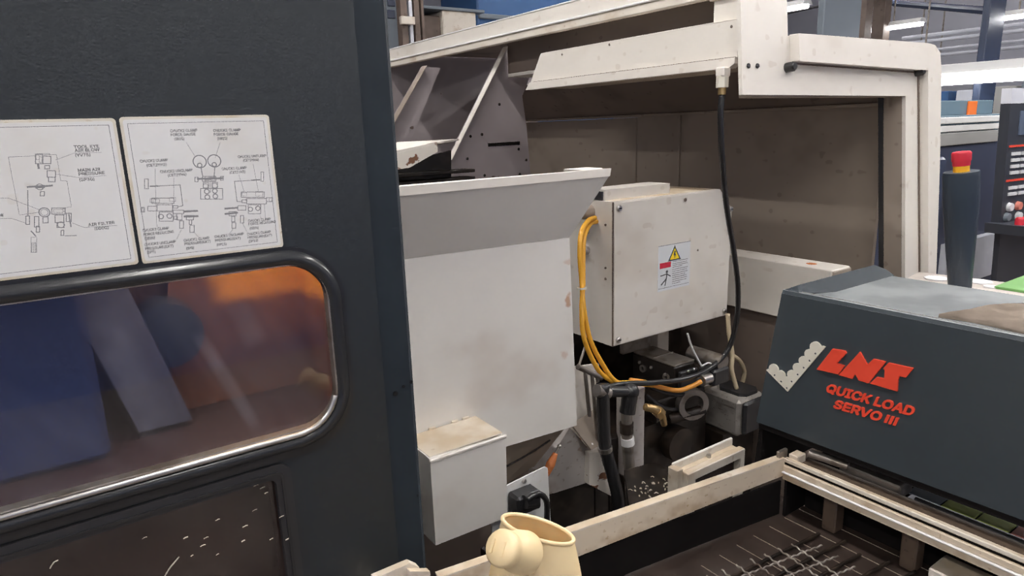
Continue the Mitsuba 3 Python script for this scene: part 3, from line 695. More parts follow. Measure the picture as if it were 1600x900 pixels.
obj('body', bx(1.645, 1.748, 1.456, 1.655, .70, .797, .004), 'oily_dark', vb)
obj('lid', bx(1.650, 1.750, 1.46, 1.655, .797, .803, .001), 'dull_steel', vb)
obj('lid_groove', bx(1.65, 1.75, 1.556, 1.561, .803, .8045, 0), 'bright_steel', vb)
obj('top_bar', bx(1.60, 1.74, 1.655, 1.675, .80, .842, .003), 'dull_steel', vb)
obj('solenoid', rod((1.80, 1.38, .80), (1.80, 1.52, .80), .028, 20), 'dull_steel', vb, smooth=40)
obj('end_cap', bx(1.66, 1.745, 1.44, 1.456, .72, .78, .003), 'black_plastic', vb)
for y in (1.49, 1.60):
    obj('port', lathe([(.008, 0), (.014, 0), (.014, .006), (.008, .006), (.008, 0)], (1.645, y, .755), (-1, 0, 0), 16), 'dull_steel', vb, smooth=40)
obj('manifold', bx(1.55, 1.80, 1.45, 1.64, .62, .70, .006), 'oily_dark', vb)
for a_, b_ in (((1010, 618), (1062, 640)), ((1018, 606), (1095, 612))):
    obj('block_hose', tube([at(*a_, 'y', 1.43), at(.5 * (a_[0] + b_[0]), .5 * (a_[1] + b_[1]) + 8, 'y', 1.42), at(*b_, 'y', 1.44)], .007, 8), 'black_rubber', vb, smooth=True)
for a_, b_ in ((1000, 566), (1018, 574), (1040, 585), (1075, 580), (1084, 577)):  # screws added for bright glints on the dark block
    obj('glint_screw', bolt(at(a_, b_, 'x', 1.643) if a_ < 1054 else at(a_, b_, 'y', 1.44), (-1, 0, 0) if a_ < 1054 else (0, -1, 0), .006, .006), 'bright_steel', vb)
pc = at(1108, 588, 'y', 1.40)
pl_ = thing('cable_plug', 'black right-angle plug with a silver collar on the valve block', 'plug')
obj('shell', bx(pc[0] - .01, pc[0] + .07, 1.37, 1.44, pc[2] - .028, pc[2] + .028, .006), 'black_plastic', pl_)
obj('collar', rod(at(1096, 595, 'y', 1.38), at(1109, 590, 'y', 1.38), .018, 16), 'bright_steel', pl_, smooth=40)
tw = thing('cable_tie', 'white cable tie tail sticking up from the valve block', 'cable tie')
obj('tail', tube([at(1074, 521, 'y', 1.40), at(1082, 545, 'y', 1.40), at(1096, 572, 'y', 1.40)], .0035, 6), 'white_board', tw, smooth=True)
obj('loop', tube([at(1096, 572, 'y', 1.40), at(1108, 567, 'y', 1.40), at(1116, 575, 'y', 1.40)], .003, 6), 'white_board', tw, smooth=True)
mo = thing('servo_motor', 'square grey servo motor with a black terminal cover behind the bar feeder', 'motor')
obj('housing', bx(1.885, 2.03, 1.37, 1.53, .50, .64, .012), 'motor_grey', mo)
obj('end_cover', bx(1.895, 2.02, 1.35, 1.37, .51, .635, .012), 'black_plastic', mo)
obj('flange', bx(1.87, 2.04, 1.53, 1.56, .49, .65, .006), 'dull_steel', mo)
obj('terminal_cover', hull([(1.92 + dx, 1.40 + dy, .64 + h) for h in (0, .012) for dx, dy in ((.02, -.02), (.08, -.02), (.10, .0), (.10, .08), (.08, .1), (.02, .1), (0, .08), (0, 0))]), 'black_plastic', mo)
obj('side_line', bx(1.8835, 1.885, 1.39, 1.44, .606, .609, 0), 'bright_steel', mo)
obj('mount', bx(1.87, 2.05, 1.42, 1.62, .0, .50), 'oily_dark', mo)
cable([(1137, 490, 1.47), (1139, 520, 1.46), (1144, 552, 1.45), (1143, 575, 1.44), (1146, 590, 1.435), (1151, 607, 1.43)], .008, 'beige_cable', 'beige cable branch running straight into the motor terminal cover')
cable([(1144, 555, 1.45), (1156, 564, 1.46), (1163, 580, 1.47), (1161, 594, 1.48), (1158, 602, 1.49)], .008, 'beige_cable', 'beige cable branch bending to the rear of the motor')
pn = thing('pull_rods', 'three thin oily rods hanging from a small link beside the splash guard', 'rod set')
for i, (a, b, c, d) in enumerate(((914, 578, 921, 650), (925, 585, 934, 690), (933, 590, 940, 640))):
    obj('rod', rod(at(a, b, 'y', 1.42), at(c, d, 'y', 1.42), .006, 10), 'dull_steel', pn, smooth=40)
obj('link', rod(at(903, 573, 'y', 1.42), at(940, 590, 'y', 1.42), .009, 10), 'dull_steel', pn, smooth=40)
obj('link_stem', rod(at(904, 573, 'y', 1.42), at(915, 540, 'y', 1.45), .004, 8), 'dull_steel', pn)
obj('rear_sheet', xz(Polygon([(1.25, .05), (1.25, .86), (1.40, .84), (1.40, .05)]), 1.56, 1.57), 'cream_paint', label='cream sheet behind the pull rods', cat='machine cover')
el = thing('hose_elbow', 'glossy black elbow joining the black hoses under the cabinet', 'hose fitting')
ec = at(985, 612, 'y', 1.36)
obj('ball', trimesh.creation.icosphere(3, .026).apply_translation(ec), 'black_rubber', el, smooth=True)
obj('arm', rod(at(940, 612, 'y', 1.36), ec, .016, 14), 'black_rubber', el, smooth=40)
obj('clamp', rod(at(932, 610, 'y', 1.36), at(950, 614, 'y', 1.36), .0185, 14), 'dull_steel', el, smooth=40)
obj('socket', rod(ec, at(980, 645, 'y', 1.36), .024, 14), 'black_rubber', el, smooth=40)
h1 = thing('drain_hose', 'thick black hose running down left of the white-banded pipe', 'hose')
obj('hose', tube([at(942, 600, 'y', 1.36), at(943, 650, 'y', 1.36), at(946, 700, 'y', 1.35), at(958, 745, 'y', 1.34), at(966, 785, 'y', 1.33), at(966, 850, 'y', 1.33)], .019, 14), 'black_rubber', h1, smooth=True)
obj('hose_clip', rod(at(945, 698, 'y', 1.35), at(946, 704, 'y', 1.35), .0215, 14), 'bright_steel', h1, smooth=40)
h2 = thing('banded_pipe', 'brown oily pipe with a white band under the black elbow', 'pipe')
obj('pipe', tube([at(979, 640, 'y', 1.36), at(980, 690, 'y', 1.36), at(984, 740, 'y', 1.36), at(986, 800, 'y', 1.36)], .017, 14), 'dull_steel', h2, smooth=True)
obj('band', rod(at(980, 683, 'y', 1.36), at(981, 694, 'y', 1.36), .0205, 16), 'white_board', h2, smooth=40)
obj('coupling', rod(at(979, 660, 'y', 1.36), at(979, 676, 'y', 1.36), .021, 12), 'oily_dark', h2, smooth=40)
cy = thing('cylinder_column', 'pale vertical cylinder behind the oily hoses', 'cylinder')
p_ = at(985, 640, 'y', 1.47)
obj('barrel', rod((p_[0], 1.47, .48), (p_[0], 1.47, .78), .045, 28), 'cast_grey', cy, smooth=40)
obj('base', rod((p_[0], 1.47, 0), (p_[0], 1.47, .48), .05, 20), 'oily_dark', cy, smooth=40)
ft = thing('brass_fitting', 'pale brass elbow fitting on the dark casting', 'pipe fitting')
obj('elbow', tube([at(1008, 636, 'y', 1.36), at(1024, 640, 'y', 1.35), at(1034, 650, 'y', 1.35), at(1038, 664, 'y', 1.35)], [.012, .014, .012, .010], 12), 'brass', ft, smooth=True)
obj('nut', rod(at(1026, 641, 'y', 1.35), at(1033, 648, 'y', 1.35), .018, 6), 'brass', ft)
fp = thing('pit_flap', 'small slanted taupe flap over the chip pit', 'flap')
obj('flap_plate', sheet([at(893, 663, 'y', 1.44), at(928, 640, 'y', 1.48), at(951, 690, 'y', 1.42), at(924, 703, 'y', 1.40)], .005, (0, 1, -1)), 'taupe_sheet', fp)
obj('flap_screw', bolt(at(925, 694, 'y', 1.412), (0, -.7, .7), .004, .003), 'bright_steel', fp)
obj('flap_hinge', bx(1.30, 1.36, 1.47, 1.50, 0, .72), 'oily_dark', fp)
cs = thing('bed_casting', 'light grey sloping bed casting with chipped paint beside the pit', 'machine casting')
z0_ = [at(a, b, 'y', 1.44) for a, b in ((845, 740), (890, 668), (924, 705), (924, 752), (868, 770), (845, 775))]
obj('casting', xz(Polygon([(p[0], p[2]) for p in z0_]), 1.44, 1.55), 'cast_grey', cs)
z1_ = [at(a, b, 'y', 1.42) for a, b in ((921, 708), (945, 705), (960, 770), (955, 775), (920, 757))]
obj('chipped_foot', xz(Polygon([(p[0], p[2]) for p in z1_]), 1.42, 1.54), 'chipped_white', cs)
obj('casting_base', bx(.99, 1.29, 1.46, 1.55, 0, .56), 'oily_dark', cs)
dp = thing('chip_shelf', 'dark oily plate with wet metal chips beside the cream box frame', 'shelf')
dpp = [at(a, b, 'z', .60) for a, b in ((975, 735), (1022, 722), (1060, 740), (1060, 800), (985, 800))]
obj('plate', xy(Polygon([(p[0], p[1]) for p in dpp]), .58, .60), 'oily_dark', dp)
ch = []
for i in range(46):
    c = np.array([rng.uniform(1.2, 1.34), rng.uniform(1.10, 1.24), .602]); l = rng.uniform(.002, .006); t = rng.uniform(0, 6.3)
    ch.append(tube([c - [l * math.cos(t), l * math.sin(t), 0], c + [0, 0, .003], c + [l * math.cos(t), l * math.sin(t), 0]], rng.uniform(.0008, .002), 5, 3))
obj('wet_chips', ch, 'chip_metal', dp, kind='stuff')
obj('post', bx(1.25, 1.30, 1.15, 1.2, 0, .58), 'oily_dark', dp)
obj('pit_floor', bx(.5, 1.45, .95, 1.46, .02, .05), 'pit_black', label='black floor of the chip pit', cat='pit', kind='structure')

# pale beam behind the bar feeder and sheet under it
pb = thing('bed_beam', 'long cream box beam between the tunnel wall and the bar feeder', 'beam')
obj('beam', bx(2.1, 2.215, 1.195, 2.1, .905, 1.105, .003), 'cream_paint', pb)
obj('end_cap', bx(2.105, 2.21, 1.188, 1.195, .91, 1.10, .001), 'taupe_sheet', pb, label='brown unpainted end')
obj('beam_stand', bx(2.13, 2.19, 1.25, 2.0, 0, .905), 'taupe_dark', pb)
q = at(1268, 412, 'z', 1.1055)
obj('rust_spot', lathe([(0, 0), (.018, 0), (.01, .0008), (0, .0008)], q, (0, 0, 1), 12), 'rust_orange', pb)
lc = thing('support_leg', 'cream diagonal machine leg under the right end of the cabinet', 'machine leg')
obj('leg', sheet([at(1100, 505, 'y', 1.80), at(1118, 500, 'y', 1.80), at(1118, 560, 'y', 1.80), at(1085, 560, 'y', 1.80)], .05, (0, 1, 0)), 'cream_paint', lc)
obj('leg_foot', bx(2.1, 2.25, 1.80, 1.88, 0, .62), 'taupe_dark', lc)

# ------------------------------------------------------------------ small cream box frame
bf = thing('box_frame', 'small cream sheet-metal box frame with a dark opening behind the tan beam', 'frame')
YF = .98
f0, f1 = at(1075, 742, 'y', YF), at(1165, 700, 'y', YF)
zt = .5 * (f0[2] + f1[2])
fx0, fx1 = f0[0], f1[0]
obj('left_post', bx(fx0, fx0 + .03, YF, YF + .02, .60, zt, .002), 'cream_dirty', bf)
obj('right_post', bx(fx1 - .02, fx1, YF, YF + .02, .60, zt, .002), 'cream_dirty', bf)
obj('top_bar', bx(fx0, fx1, YF, YF + .02, zt - .024, zt, .002), 'cream_dirty', bf)
obj('back_flange', bx(fx0 - .012, fx1 - .006, YF + .035, YF + .043, .60, zt + .018, .002), 'cream_paint', bf)
obj('top_ledge', bx(fx0, fx1 - .01, YF + .02, YF + .035, zt - .006, zt - .001, .001), 'tan_beam', bf)
obj('side_cheek', bx(fx0 - .024, fx0 - .003, YF + .012, YF + .043, .60, zt + .012, .002), 'cream_dirty', bf)
obj('dark_inside', bx(fx0 + .02, fx1 - .02, YF + .022, YF + .03, .60, zt - .01, .001), 'brown_inside', bf)
obj('wing_nut', bolt((.5 * (fx0 + fx1), YF + .028, zt - .001), (0, 0, 1), .006, .009), 'bright_steel', bf)
obj('stand', bx(fx0, fx1 - .02, YF + .0, YF + .04, 0, .60), 'oily_dark', bf)

# ------------------------------------------------------------------ chip trough: tan beam, side rail, wire mesh
tb = thing('trough_beam', 'tan dusty cross beam in front of the chip pit', 'beam')
ZB = .886
A0, A1 = np.array([.43, .869, 0]), np.array([1.222, .766, 0])
dirn = (A1 - A0) / np.linalg.norm(A1 - A0); nrm = np.array([-dirn[1], dirn[0], 0])


def beam(a, b, n, t, z0, z1, z0b=None, z1b=None):
    z0b, z1b = z0 if z0b is None else z0b, z1 if z1b is None else z1b
    return hull([(*(a + n * s)[:2], z) for s in (0, t) for z in (z0, z1)] + [(*(b + n * s)[:2], z) for s in (0, t) for z in (z0b, z1b)])


obj('face', beam(A0, A1, nrm, .004, .826, ZB, .846, ZB), 'tan_beam', tb)
obj('flange', beam(A0, A1, nrm, .018, ZB - .002, ZB + .002), 'cream_dirty', tb)
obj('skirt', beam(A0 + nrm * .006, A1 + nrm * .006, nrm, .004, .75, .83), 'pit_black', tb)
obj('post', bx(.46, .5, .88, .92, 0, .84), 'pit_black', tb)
sr = thing('trough_rail', 'cream and silver layered rail running under the bar feeder', 'rail')
ry0, ry1 = -.6, .768
obj('upper_strip', bx(1.22, 1.232, ry0, ry1, .878, .888, .002), 'cream_dirty', sr)
obj('groove', bx(1.224, 1.232, ry0, ry1, .872, .878, 0), 'pit_black', sr)
obj('middle_strip', bx(1.218, 1.232, ry0, ry1, .858, .872, .002), 'tan_beam', sr)
obj('bright_edge', bx(1.214, 1.232, ry0, ry1, .8545, .858, .001), 'white_board', sr)
obj('lower_strip', bx(1.218, 1.232, ry0, ry1, .838, .8545, .002), 'tan_beam', sr)
obj('channel_floor', bx(1.232, 1.275, ry0, ry1, .868, .876, 0), 'rail_channel', sr)
obj('inner_strip', bx(1.275, 1.279, ry0, ry1 - .02, .862, .880, .001), 'dull_steel', sr)
obj('guide_rod', rod((1.291, ry0, .872), (1.291, .53, .872), .0075, 14), 'black_rubber', sr, smooth=40)
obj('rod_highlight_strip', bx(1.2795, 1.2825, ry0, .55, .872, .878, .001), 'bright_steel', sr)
obj('carriage', bx(1.283, 1.335, .555, .68, .862, .892, .003), 'dull_steel', sr, label='worn steel carriage block')
obj('handle_bar', rod((1.282, .66, .893), (1.262, .735, .899), .009, 12), 'dull_steel', sr, smooth=40)
obj('end_clip', bx(1.232, 1.262, .742, .765, .876, .896, .002), 'cream_dirty', sr)
obj('end_bracket', bx(1.21, 1.24, .772, .780, .862, .902, .001), 'dull_steel', sr)
obj('bed', bx(1.232, 1.36, ry0, .76, .84, .862, .002), 'pit_black', sr)
for y in (.66, .50, .2, -.3):
    obj('leg', bx(1.25, 1.285, y, y + .03, .745, .84, .003), 'rail_channel', sr)
obj('lower_beam', bx(1.232, 1.30, -.6, .47, .755, .785, .003), 'cream_dirty', sr)
obj('end_skirt', bx(1.226, 1.306, .760, .766, .748, .838, 0), 'pit_black', sr)  # black filler added so the corner gap stays dark
obj('dark_backing', bx(1.302, 1.306, -.6, .76, .3, .838, 0), 'pit_black', sr)  # black sheet added to keep the space under the rail dark
cst = thing('colour_strip', 'flat strip printed green, yellow and red showing in the gap under the bar feeder', 'printed strip')
for y_a, y_b, m in ((.50, .56, 'slate_paint'), (.44, .497, 'yellow_green'), (.385, .437, 'yellow_green'), (.1, .382, 'salmon')):
    obj('segment', bx(1.322, 1.41, y_a, y_b, .8625, .866, .001), m, cst)
obj('grey_edge', bx(1.302, 1.3215, .0, .55, .8625, .866, .001), 'pale_paint', cst)
obj('base', bx(1.362, 1.44, .0, .57, .84, .862, .001), 'grey_mid', cst)
tr = thing('chip_tray', 'dark oily chip tray under the wire mesh', 'tray')
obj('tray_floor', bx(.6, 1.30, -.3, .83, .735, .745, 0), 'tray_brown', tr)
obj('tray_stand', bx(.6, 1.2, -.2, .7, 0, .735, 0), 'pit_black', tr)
for x in np.arange(.95, 1.29, .055):
    obj('tray_rib', bx(x, x + .0010, -.2, .76, .745, .746, 0), 'taupe_sheet', tr)
wm = thing('wire_mesh', 'crimped steel wire mesh lying in the dark chip tray', 'wire mesh')
mc = at(1256, 863, 'z', .765)
ca, sa = math.cos(math.radians(-10)), math.sin(math.radians(-10))
ud, vd = np.array([ca, sa, 0]), np.array([-sa, ca, 0])
for fam, (d_along, d_off, pitch, n_w) in enumerate(((vd, -ud, .036, 11), (ud, -vd, .038, 9))):
    for i in range(n_w):
        pts = [mc + d_off * pitch * i + d_along * s_ + [0, 0, (.0016 if fam == 0 else .0012) * math.cos(2 * math.pi * (s_ / .018 + .5 * ((i + fam) % 2)))] for s_ in np.arange(-.36, .034 if fam == 0 else .05, .0045)]
        obj('wire', tube(pts, .0019, 6, 2), 'wire_steel', wm, smooth=True)
for i, (ax_, ay_) in enumerate(((1280, 834), (1320, 845), (1344, 866), (1390, 877), (1430, 893))):
    a = at(ax_, ay_, 'z', .752)
    obj('under_rod', rod(a, a - .30 * np.array([.995, -.08, 0]), .0035, 8), 'oily_dark', wm)

# ------------------------------------------------------------------ bar feeder
bfd = thing('bar_feeder', 'dark grey bar feeder cover with red LNS QUICK LOAD SERVO III lettering', 'machine')
FX = 1.25
yb0 = -.7
obj('front_face', yz(Polygon([(.817, 1.24), (.861, .930), (yb0, .953), (yb0, 1.24)]), FX, FX + .004), 'feeder_paint', bfd)
obj('front_edge', hull([(FX, .817, 1.238), (FX + .004, .817, 1.247), (FX + .02, .817, 1.247), (FX, yb0, 1.238), (FX + .004, yb0, 1.247), (FX + .02, yb0, 1.247)]), 'feeder_paint', bfd)
obj('front_seam', bx(FX + .014, FX + .0155, yb0, .78, 1.2465, 1.2478, 0), 'bright_steel', bfd)
obj('top_cover', bx(FX + .016, 1.56, yb0, .765, 1.236, 1.243, .001), 'feeder_paint', bfd, label='dusty top cover')
re_, rm_, ie_ = at(1366, 419, 'y', .80) + [0, 0, .008], at(1385, 424, 'y', .785) + [0, 0, .004], at(1395, 434, 'y', .745)
lipm = hull([(FX + .004, .817, 1.246), (FX + .004, .78, 1.246), (FX + .03, .80, 1.256), re_, rm_, ie_, (ie_[0], .742, 1.243), (FX + .085, .742, 1.2425), (FX + .03, .775, 1.246), (re_[0], .815, 1.24), (FX + .004, .817, 1.24)])
obj('end_lip', lipm, 'trim_charcoal', bfd)
obj('end_plate', hull([(FX + .004, .815, 1.24), (FX + .004, .86, .925), (1.5, .86, .925), (1.5, .815, 1.24), (FX + .004, .809, 1.24), (FX + .004, .854, .925), (1.5, .854, .925), (1.5, .809, 1.24)]), 'feeder_paint', bfd)
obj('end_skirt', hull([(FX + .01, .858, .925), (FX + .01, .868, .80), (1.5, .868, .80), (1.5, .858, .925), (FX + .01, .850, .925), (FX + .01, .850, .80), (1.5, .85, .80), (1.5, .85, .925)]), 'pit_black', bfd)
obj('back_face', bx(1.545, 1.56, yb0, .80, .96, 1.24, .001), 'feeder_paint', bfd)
obj('undershadow_flange', yz(Polygon([(.856, .916), (.856, .930), (yb0, .953), (yb0, .939)]), FX + .003, FX + .010), 'pit_black', bfd)  # black strip paints the shadow below the cover
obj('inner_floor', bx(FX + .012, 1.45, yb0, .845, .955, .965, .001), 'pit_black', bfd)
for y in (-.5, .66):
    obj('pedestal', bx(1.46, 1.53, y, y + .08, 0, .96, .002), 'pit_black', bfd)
obj('white_clip', bx(1.30, 1.315, .776, .79, .905, .915, .001), 'plate_white', bfd)


def lg(p, ox=1180, oy=500, s=4.5):
    q = at(ox + p[0] / s, oy + p[1] / s, 'x', FX)
    return q[1], q[2]


LT = .004
for P in ([(550, 200), (640, 215), (648, 232), (580, 302), (634, 320), (590, 380), (438, 345)],
          [(594, 384), (742, 221), (795, 312), (838, 271), (925, 291), (802, 443), (735, 422), (708, 375), (690, 412)],
          [(943, 298), (1118, 337), (1065, 402), (1020, 392), (1010, 420), (1005, 499), (812, 443), (862, 398), (915, 409), (917, 348), (905, 340)]):
    obj('logo_letter', yz(Polygon([lg(p) for p in P]), FX - LT, FX), 'logo_red', bfd, label='red logo letter')
sc_ = abs(lg((0, 0))[1] - lg((0, 100))[1]) / 100
vee = [Polygon([lg(p) for p in ((82, 350), (92, 343), (228, 462), (478, 180), (499, 187), (232, 502))]), Polygon([lg(p) for p in ((110, 360), (180, 375), (228, 420), (262, 360), (430, 200), (470, 195), (228, 470))]).buffer(0)]
vee += [Point(lg(c)).buffer(r * sc_ * 1.05) for c, r in (((135, 344), 34), ((185, 388), 33), ((228, 432), 33), ((262, 385), 32), ((302, 337), 32), ((345, 290), 33), ((387, 242), 34), ((430, 194), 38))]
obj('logo_mark', yz(unary_union(vee), FX - .003, FX), 'logo_cream', bfd, label='cream V-shaped logo mark edged with discs')
dots = [yz(Point(lg(c)).buffer(6 * sc_), FX - .0034, FX - .003) for c in ((143, 385), (188, 430), (228, 476), (263, 430), (305, 381), (347, 333), (388, 284), (430, 234))]
obj('logo_dots', dots, 'print_black', bfd)
for s, pa, pb_, pt in (('QUICK LOAD', (497, 500), (1128, 678), (520, 450)), ('SERVO III', (549, 612), (1010, 748), (570, 562))):
    a, b, t = lg(pa), lg(pb_), lg(pt)
    hgt = t[1] - a[1]
    W_ = abs(a[0] - b[0])
    word = s.replace(' III', '')
    m = text(word, 1.0, .2, None, True)
    sh = trimesh.path.polygons.projected(m, [0, 0, 1]).buffer(.032)
    x1_ = sh.bounds[2]
    parts_ = [sh]
    if word != s:
        parts_ += [sbox(x1_ + .34 + .40 * q_, 0, x1_ + .60 + .40 * q_, 1.0) for q_ in range(3)]
    sh = unary_union(parts_)
    x0_, _, x1_, _ = sh.bounds
    for ch_ in sorted(getattr(sh, 'geoms', [sh]), key=lambda g: g.bounds[0]):
        mm = extrude(ch_, .003)
        v_ = mm.vertices
        v_[:, 0] = (v_[:, 0] - x0_) / (x1_ - x0_) * (W_ - .3 * hgt) + .3 * hgt * v_[:, 1]
        v_[:, 1] = v_[:, 1] * hgt + v_[:, 0] / W_ * (b[1] - a[1])
        mm.vertices = v_
        obj('letter', place(mm, (FX, a[0], a[1]), (0, -1, 0), (0, 0, 1), (-1, 0, 0)), 'logo_red', bfd, label='raised red italic letter')

# rag on the feeder
u = np.linspace(0, 1, 40); vv = np.linspace(0, 1, 16)
G = np.array([[(FX + .035 + .15 * b + .008 * math.sin(9 * a), .525 - .33 * a - .05 * (1 - a) * b, 0) for b in vv] for a in u])
hgt = .010 + .014 * meshkit.fbm(np.dstack([G[..., 0] * 45, G[..., 1] * 45, G[..., 0] * 0]), 4, 3)
edge = np.minimum(np.minimum(u[:, None], 1 - u[:, None]) * 14, np.minimum(vv[None], 1 - vv[None]) * 7).clip(0, 1)
top_ = G.copy(); top_[..., 2] = 1.2435 + hgt * (.35 + .65 * edge)
bot_ = G.copy(); bot_[..., 2] = 1.2432
top_[..., 0] += .006 * (meshkit.noise(G * 60, 5) - .5); V = np.vstack([top_.reshape(-1, 3), bot_.reshape(-1, 3)])
n0, n1 = len(u), len(vv); Fq = []
for i in range(n0 - 1):
    for j in range(n1 - 1):
        a, b, c, d = i * n1 + j, i * n1 + j + 1, (i + 1) * n1 + j + 1, (i + 1) * n1 + j
        Fq += [(a, b, c), (a, c, d)]; o = n0 * n1
        Fq += [(a + o, c + o, b + o), (a + o, d + o, c + o)]
rim_ = [i * n1 for i in range(n0)] + [(n0 - 1) * n1 + j for j in range(1, n1)] + [i * n1 + n1 - 1 for i in range(n0 - 2, -1, -1)] + list(range(n1 - 2, 0, -1))
for a, b in zip(rim_, rim_[1:] + rim_[:1]):
    Fq += [(a, b, b + n0 * n1), (a, b + n0 * n1, a + n0 * n1)]
rag = trimesh.Trimesh(V, Fq, process=False)
obj('shop_rag', rag, 'rag_cloth', smooth=50, label='crumpled brown rag lying on the bar feeder top', cat='rag')

# ------------------------------------------------------------------ jug in the foreground
jg = thing('plastic_jug', 'cream plastic jug with a cut-open top and side spout in the foreground', 'jug')
jc = np.array([.428, .60, 0.0])
ns, nr = 64, 26
zb = .80
ang = np.arange(ns) * 2 * np.pi / ns
rings = []
R0 = .066
for i in range(nr):
    t = i / (nr - 1)
    zz = zb + t * .318
    shoulder = max(0, (t - .62) / .38)
    ru = R0 * (1 - .33 * shoulder ** 1.3)
    ring_ = np.c_[jc[0] + ru * np.cos(ang) * 1.0 + .006 * shoulder, jc[1] + ru * np.sin(ang) - .004 * shoulder, np.full(ns, zz)]
    # the cut: the rim drops towards the right and the near side
    cut = (-.021 * np.cos(ang) - .002 * np.sin(ang)) * max(0, (t - .5) / .5) ** 1.2
    ring_[:, 2] += cut
    rings.append(ring_)
outer = np.vstack(rings)
inner = np.vstack([np.c_[jc[0] + (r[:, 0] - jc[0]) * .955, jc[1] + (r[:, 1] - jc[1]) * .955, r[:, 2] + (0.003 if k == 0 else 0)] for k, r in enumerate(rings)])
V = np.vstack([outer, inner]); Fq = []
for k in range(nr - 1):
    for j in range(ns):
        a, b, c, d = k * ns + j, k * ns + (j + 1) % ns, (k + 1) * ns + (j + 1) % ns, (k + 1) * ns + j
        Fq += [(a, b, c), (a, c, d)]; o = nr * ns
        Fq += [(a + o, c + o, b + o), (a + o, d + o, c + o)]
for j in range(ns):
    a, b = (nr - 1) * ns + j, (nr - 1) * ns + (j + 1) % ns; o = nr * ns
    Fq += [(a, b, b + o), (a, b + o, a + o)]
c0_ = len(V); V = np.vstack([V, [jc[0], jc[1], zb], [jc[0], jc[1], zb + .003]])
for j in range(ns):
    Fq += [(c0_, (j + 1) % ns, j), (c0_ + 1, nr * ns + j, nr * ns + (j + 1) % ns)]
obj('body', trimesh.Trimesh(V, Fq, process=False), 'jug_plastic', jg, smooth=50)
rp = rings[-1] * [1, 1, 1]; cen = rp.mean(0)
rp = cen + (rp - cen) * .98
obj('rim', tube(rp[:, :], .0028, 8, smooth=False, closed=True), 'jug_plastic', jg, smooth=True)
sd = np.array([-.76, -.30, .60]); sd /= np.linalg.norm(sd)
s0 = at(782, 856, 'y', .548) - sd * .036
sp_ = obj('spout', lathe([(0, -.02), (.025, -.02), (.0235, .0), (.021, .008), (.018, .016), (.018, .022), (.0205, .0245), (.0205, .033), (.0175, .0375), (.009, .040), (0, .040)], s0, sd, 32), 'jug_plastic', jg, smooth=50)
side = np.cross(sd, [0, 0, 1]); side /= np.linalg.norm(side); upv = np.cross(side, sd)
for o_ in (-.006, .008):
    c = s0 + sd * .0402 + side * o_
    obj('cap_ridge', hull([c + side * a * .0015 + upv * b * .008 + sd * e for a in (-1, 1) for b in (-1, 1) for e in (-.002, .0015)]), 'jug_plastic', sp_)
obj('jug_stand', bx(.30, .56, .48, .72, .76, .80, .004), 'dull_steel', label='low metal stand carrying the jug', cat='stand')
obj('jug_stand__leg', bx(.40, .46, .57, .63, 0, .76), 'brown_steel')
cbk = thing('corner_bracket', 'dusty cream bracket end at the bottom edge beside the charcoal enclosure', 'bracket')
t0 = [at(a, b, 'y', .80) for a, b in ((585, 904), (641, 880), (655, 886), (655, 930), (585, 940))]
obj('bar', xz(Polygon([(p[0], p[2]) for p in t0]), .80, .812), 'cream_dirty', cbk)
obj('stem', bx(.30, .33, .812, .879, .88, .93), 'cream_dirty', cbk)
t0 = [at(a, b, 'y', .79) for a, b in ((640, 893), (672, 893), (674, 940), (640, 945))]
obj('end_tab', xz(Polygon([(p[0], p[2]) for p in t0]), .79, .80), 'cream_dirty', cbk)

# ------------------------------------------------------------------ background at the right: table, e-stop post, second machine
TZ = 1.07
tbl = thing('inspection_table', 'light table top with white discs behind the bar feeder', 'table')
ta, tb_ = at(1436, 425, 'z', TZ), at(1640, 449, 'z', TZ)
tdir = tb_ - ta; tn = np.array([tdir[1], -tdir[0], 0]) / np.linalg.norm(tdir)
tn = tn if tn @ ta < 0 else -tn
corners = [ta, tb_, tb_ + tn * .5, ta + tn * .5]
obj('table_top', hull(np.vstack([corners, np.array(corners) - [0, 0, .03]])), 'table_paint', tbl)
for c in corners:
    x, y = c[:2] + (np.mean(corners, 0) - c)[:2] * .15
    obj('leg', bx(x - .02, x + .02, y - .02, y + .02, 0, TZ - .03), 'slate_paint', tbl)
post = thing('estop_post', 'tapered charcoal pedestal carrying a red emergency stop button', 'pedestal')
pp = at(1502, 268, 'y', .9); pq = at(1499, 445, 'y', .9)
ht = pp[2]; px_ = pp[0]
zf = TZ
pbase = at(1499.5, 452, 'z', TZ); pax = np.array([px_, .9, ht]) - pbase; pax /= np.linalg.norm(pax); ht = zf + np.linalg.norm(np.array([px_, .9, ht]) - pbase); ptop = pbase + pax * (ht - zf)
prof_ = [(0, 0), (.031, 0), (.034, .06), (.042, .18), (.047, .27), (.048, ht - zf - .012), (.046, ht - zf), (0, ht - zf)]
obj('pedestal', lathe(prof_, pbase, pax, 36), 'post_paint', post, smooth=40)
obj('collar', lathe([(0, 0), (.021, 0), (.021, .018), (0, .018)], ptop, pax, 28), 'estop_yellow', post, smooth=40, label='yellow collar')
obj('button', lathe([(0, 0), (.023, 0), (.023, .01), (.025, .014), (.026, .036), (.023, .040), (0, .042)], ptop + pax * .018, pax, 28), 'estop_red', post, smooth=40, label='red mushroom button')
dg = 'white round discs on the table'
for (a, b), r, l in (((1464, 436), .036, 'white disc left of the pedestal'), ((1530, 441), .036, 'white disc right of the pedestal'), ((1548, 449), .02, 'white disc nearest the green mat')):
    c = at(a, b, 'z', TZ)
    obj('paper_disc', lathe([(0, 0), (r, 0), (r, .004), (0, .004)], (c[0], c[1], TZ), (0, 0, 1), 24), 'white_board', label=l, cat='disc', group=dg)
gm = at(1575, 452, 'z', TZ)
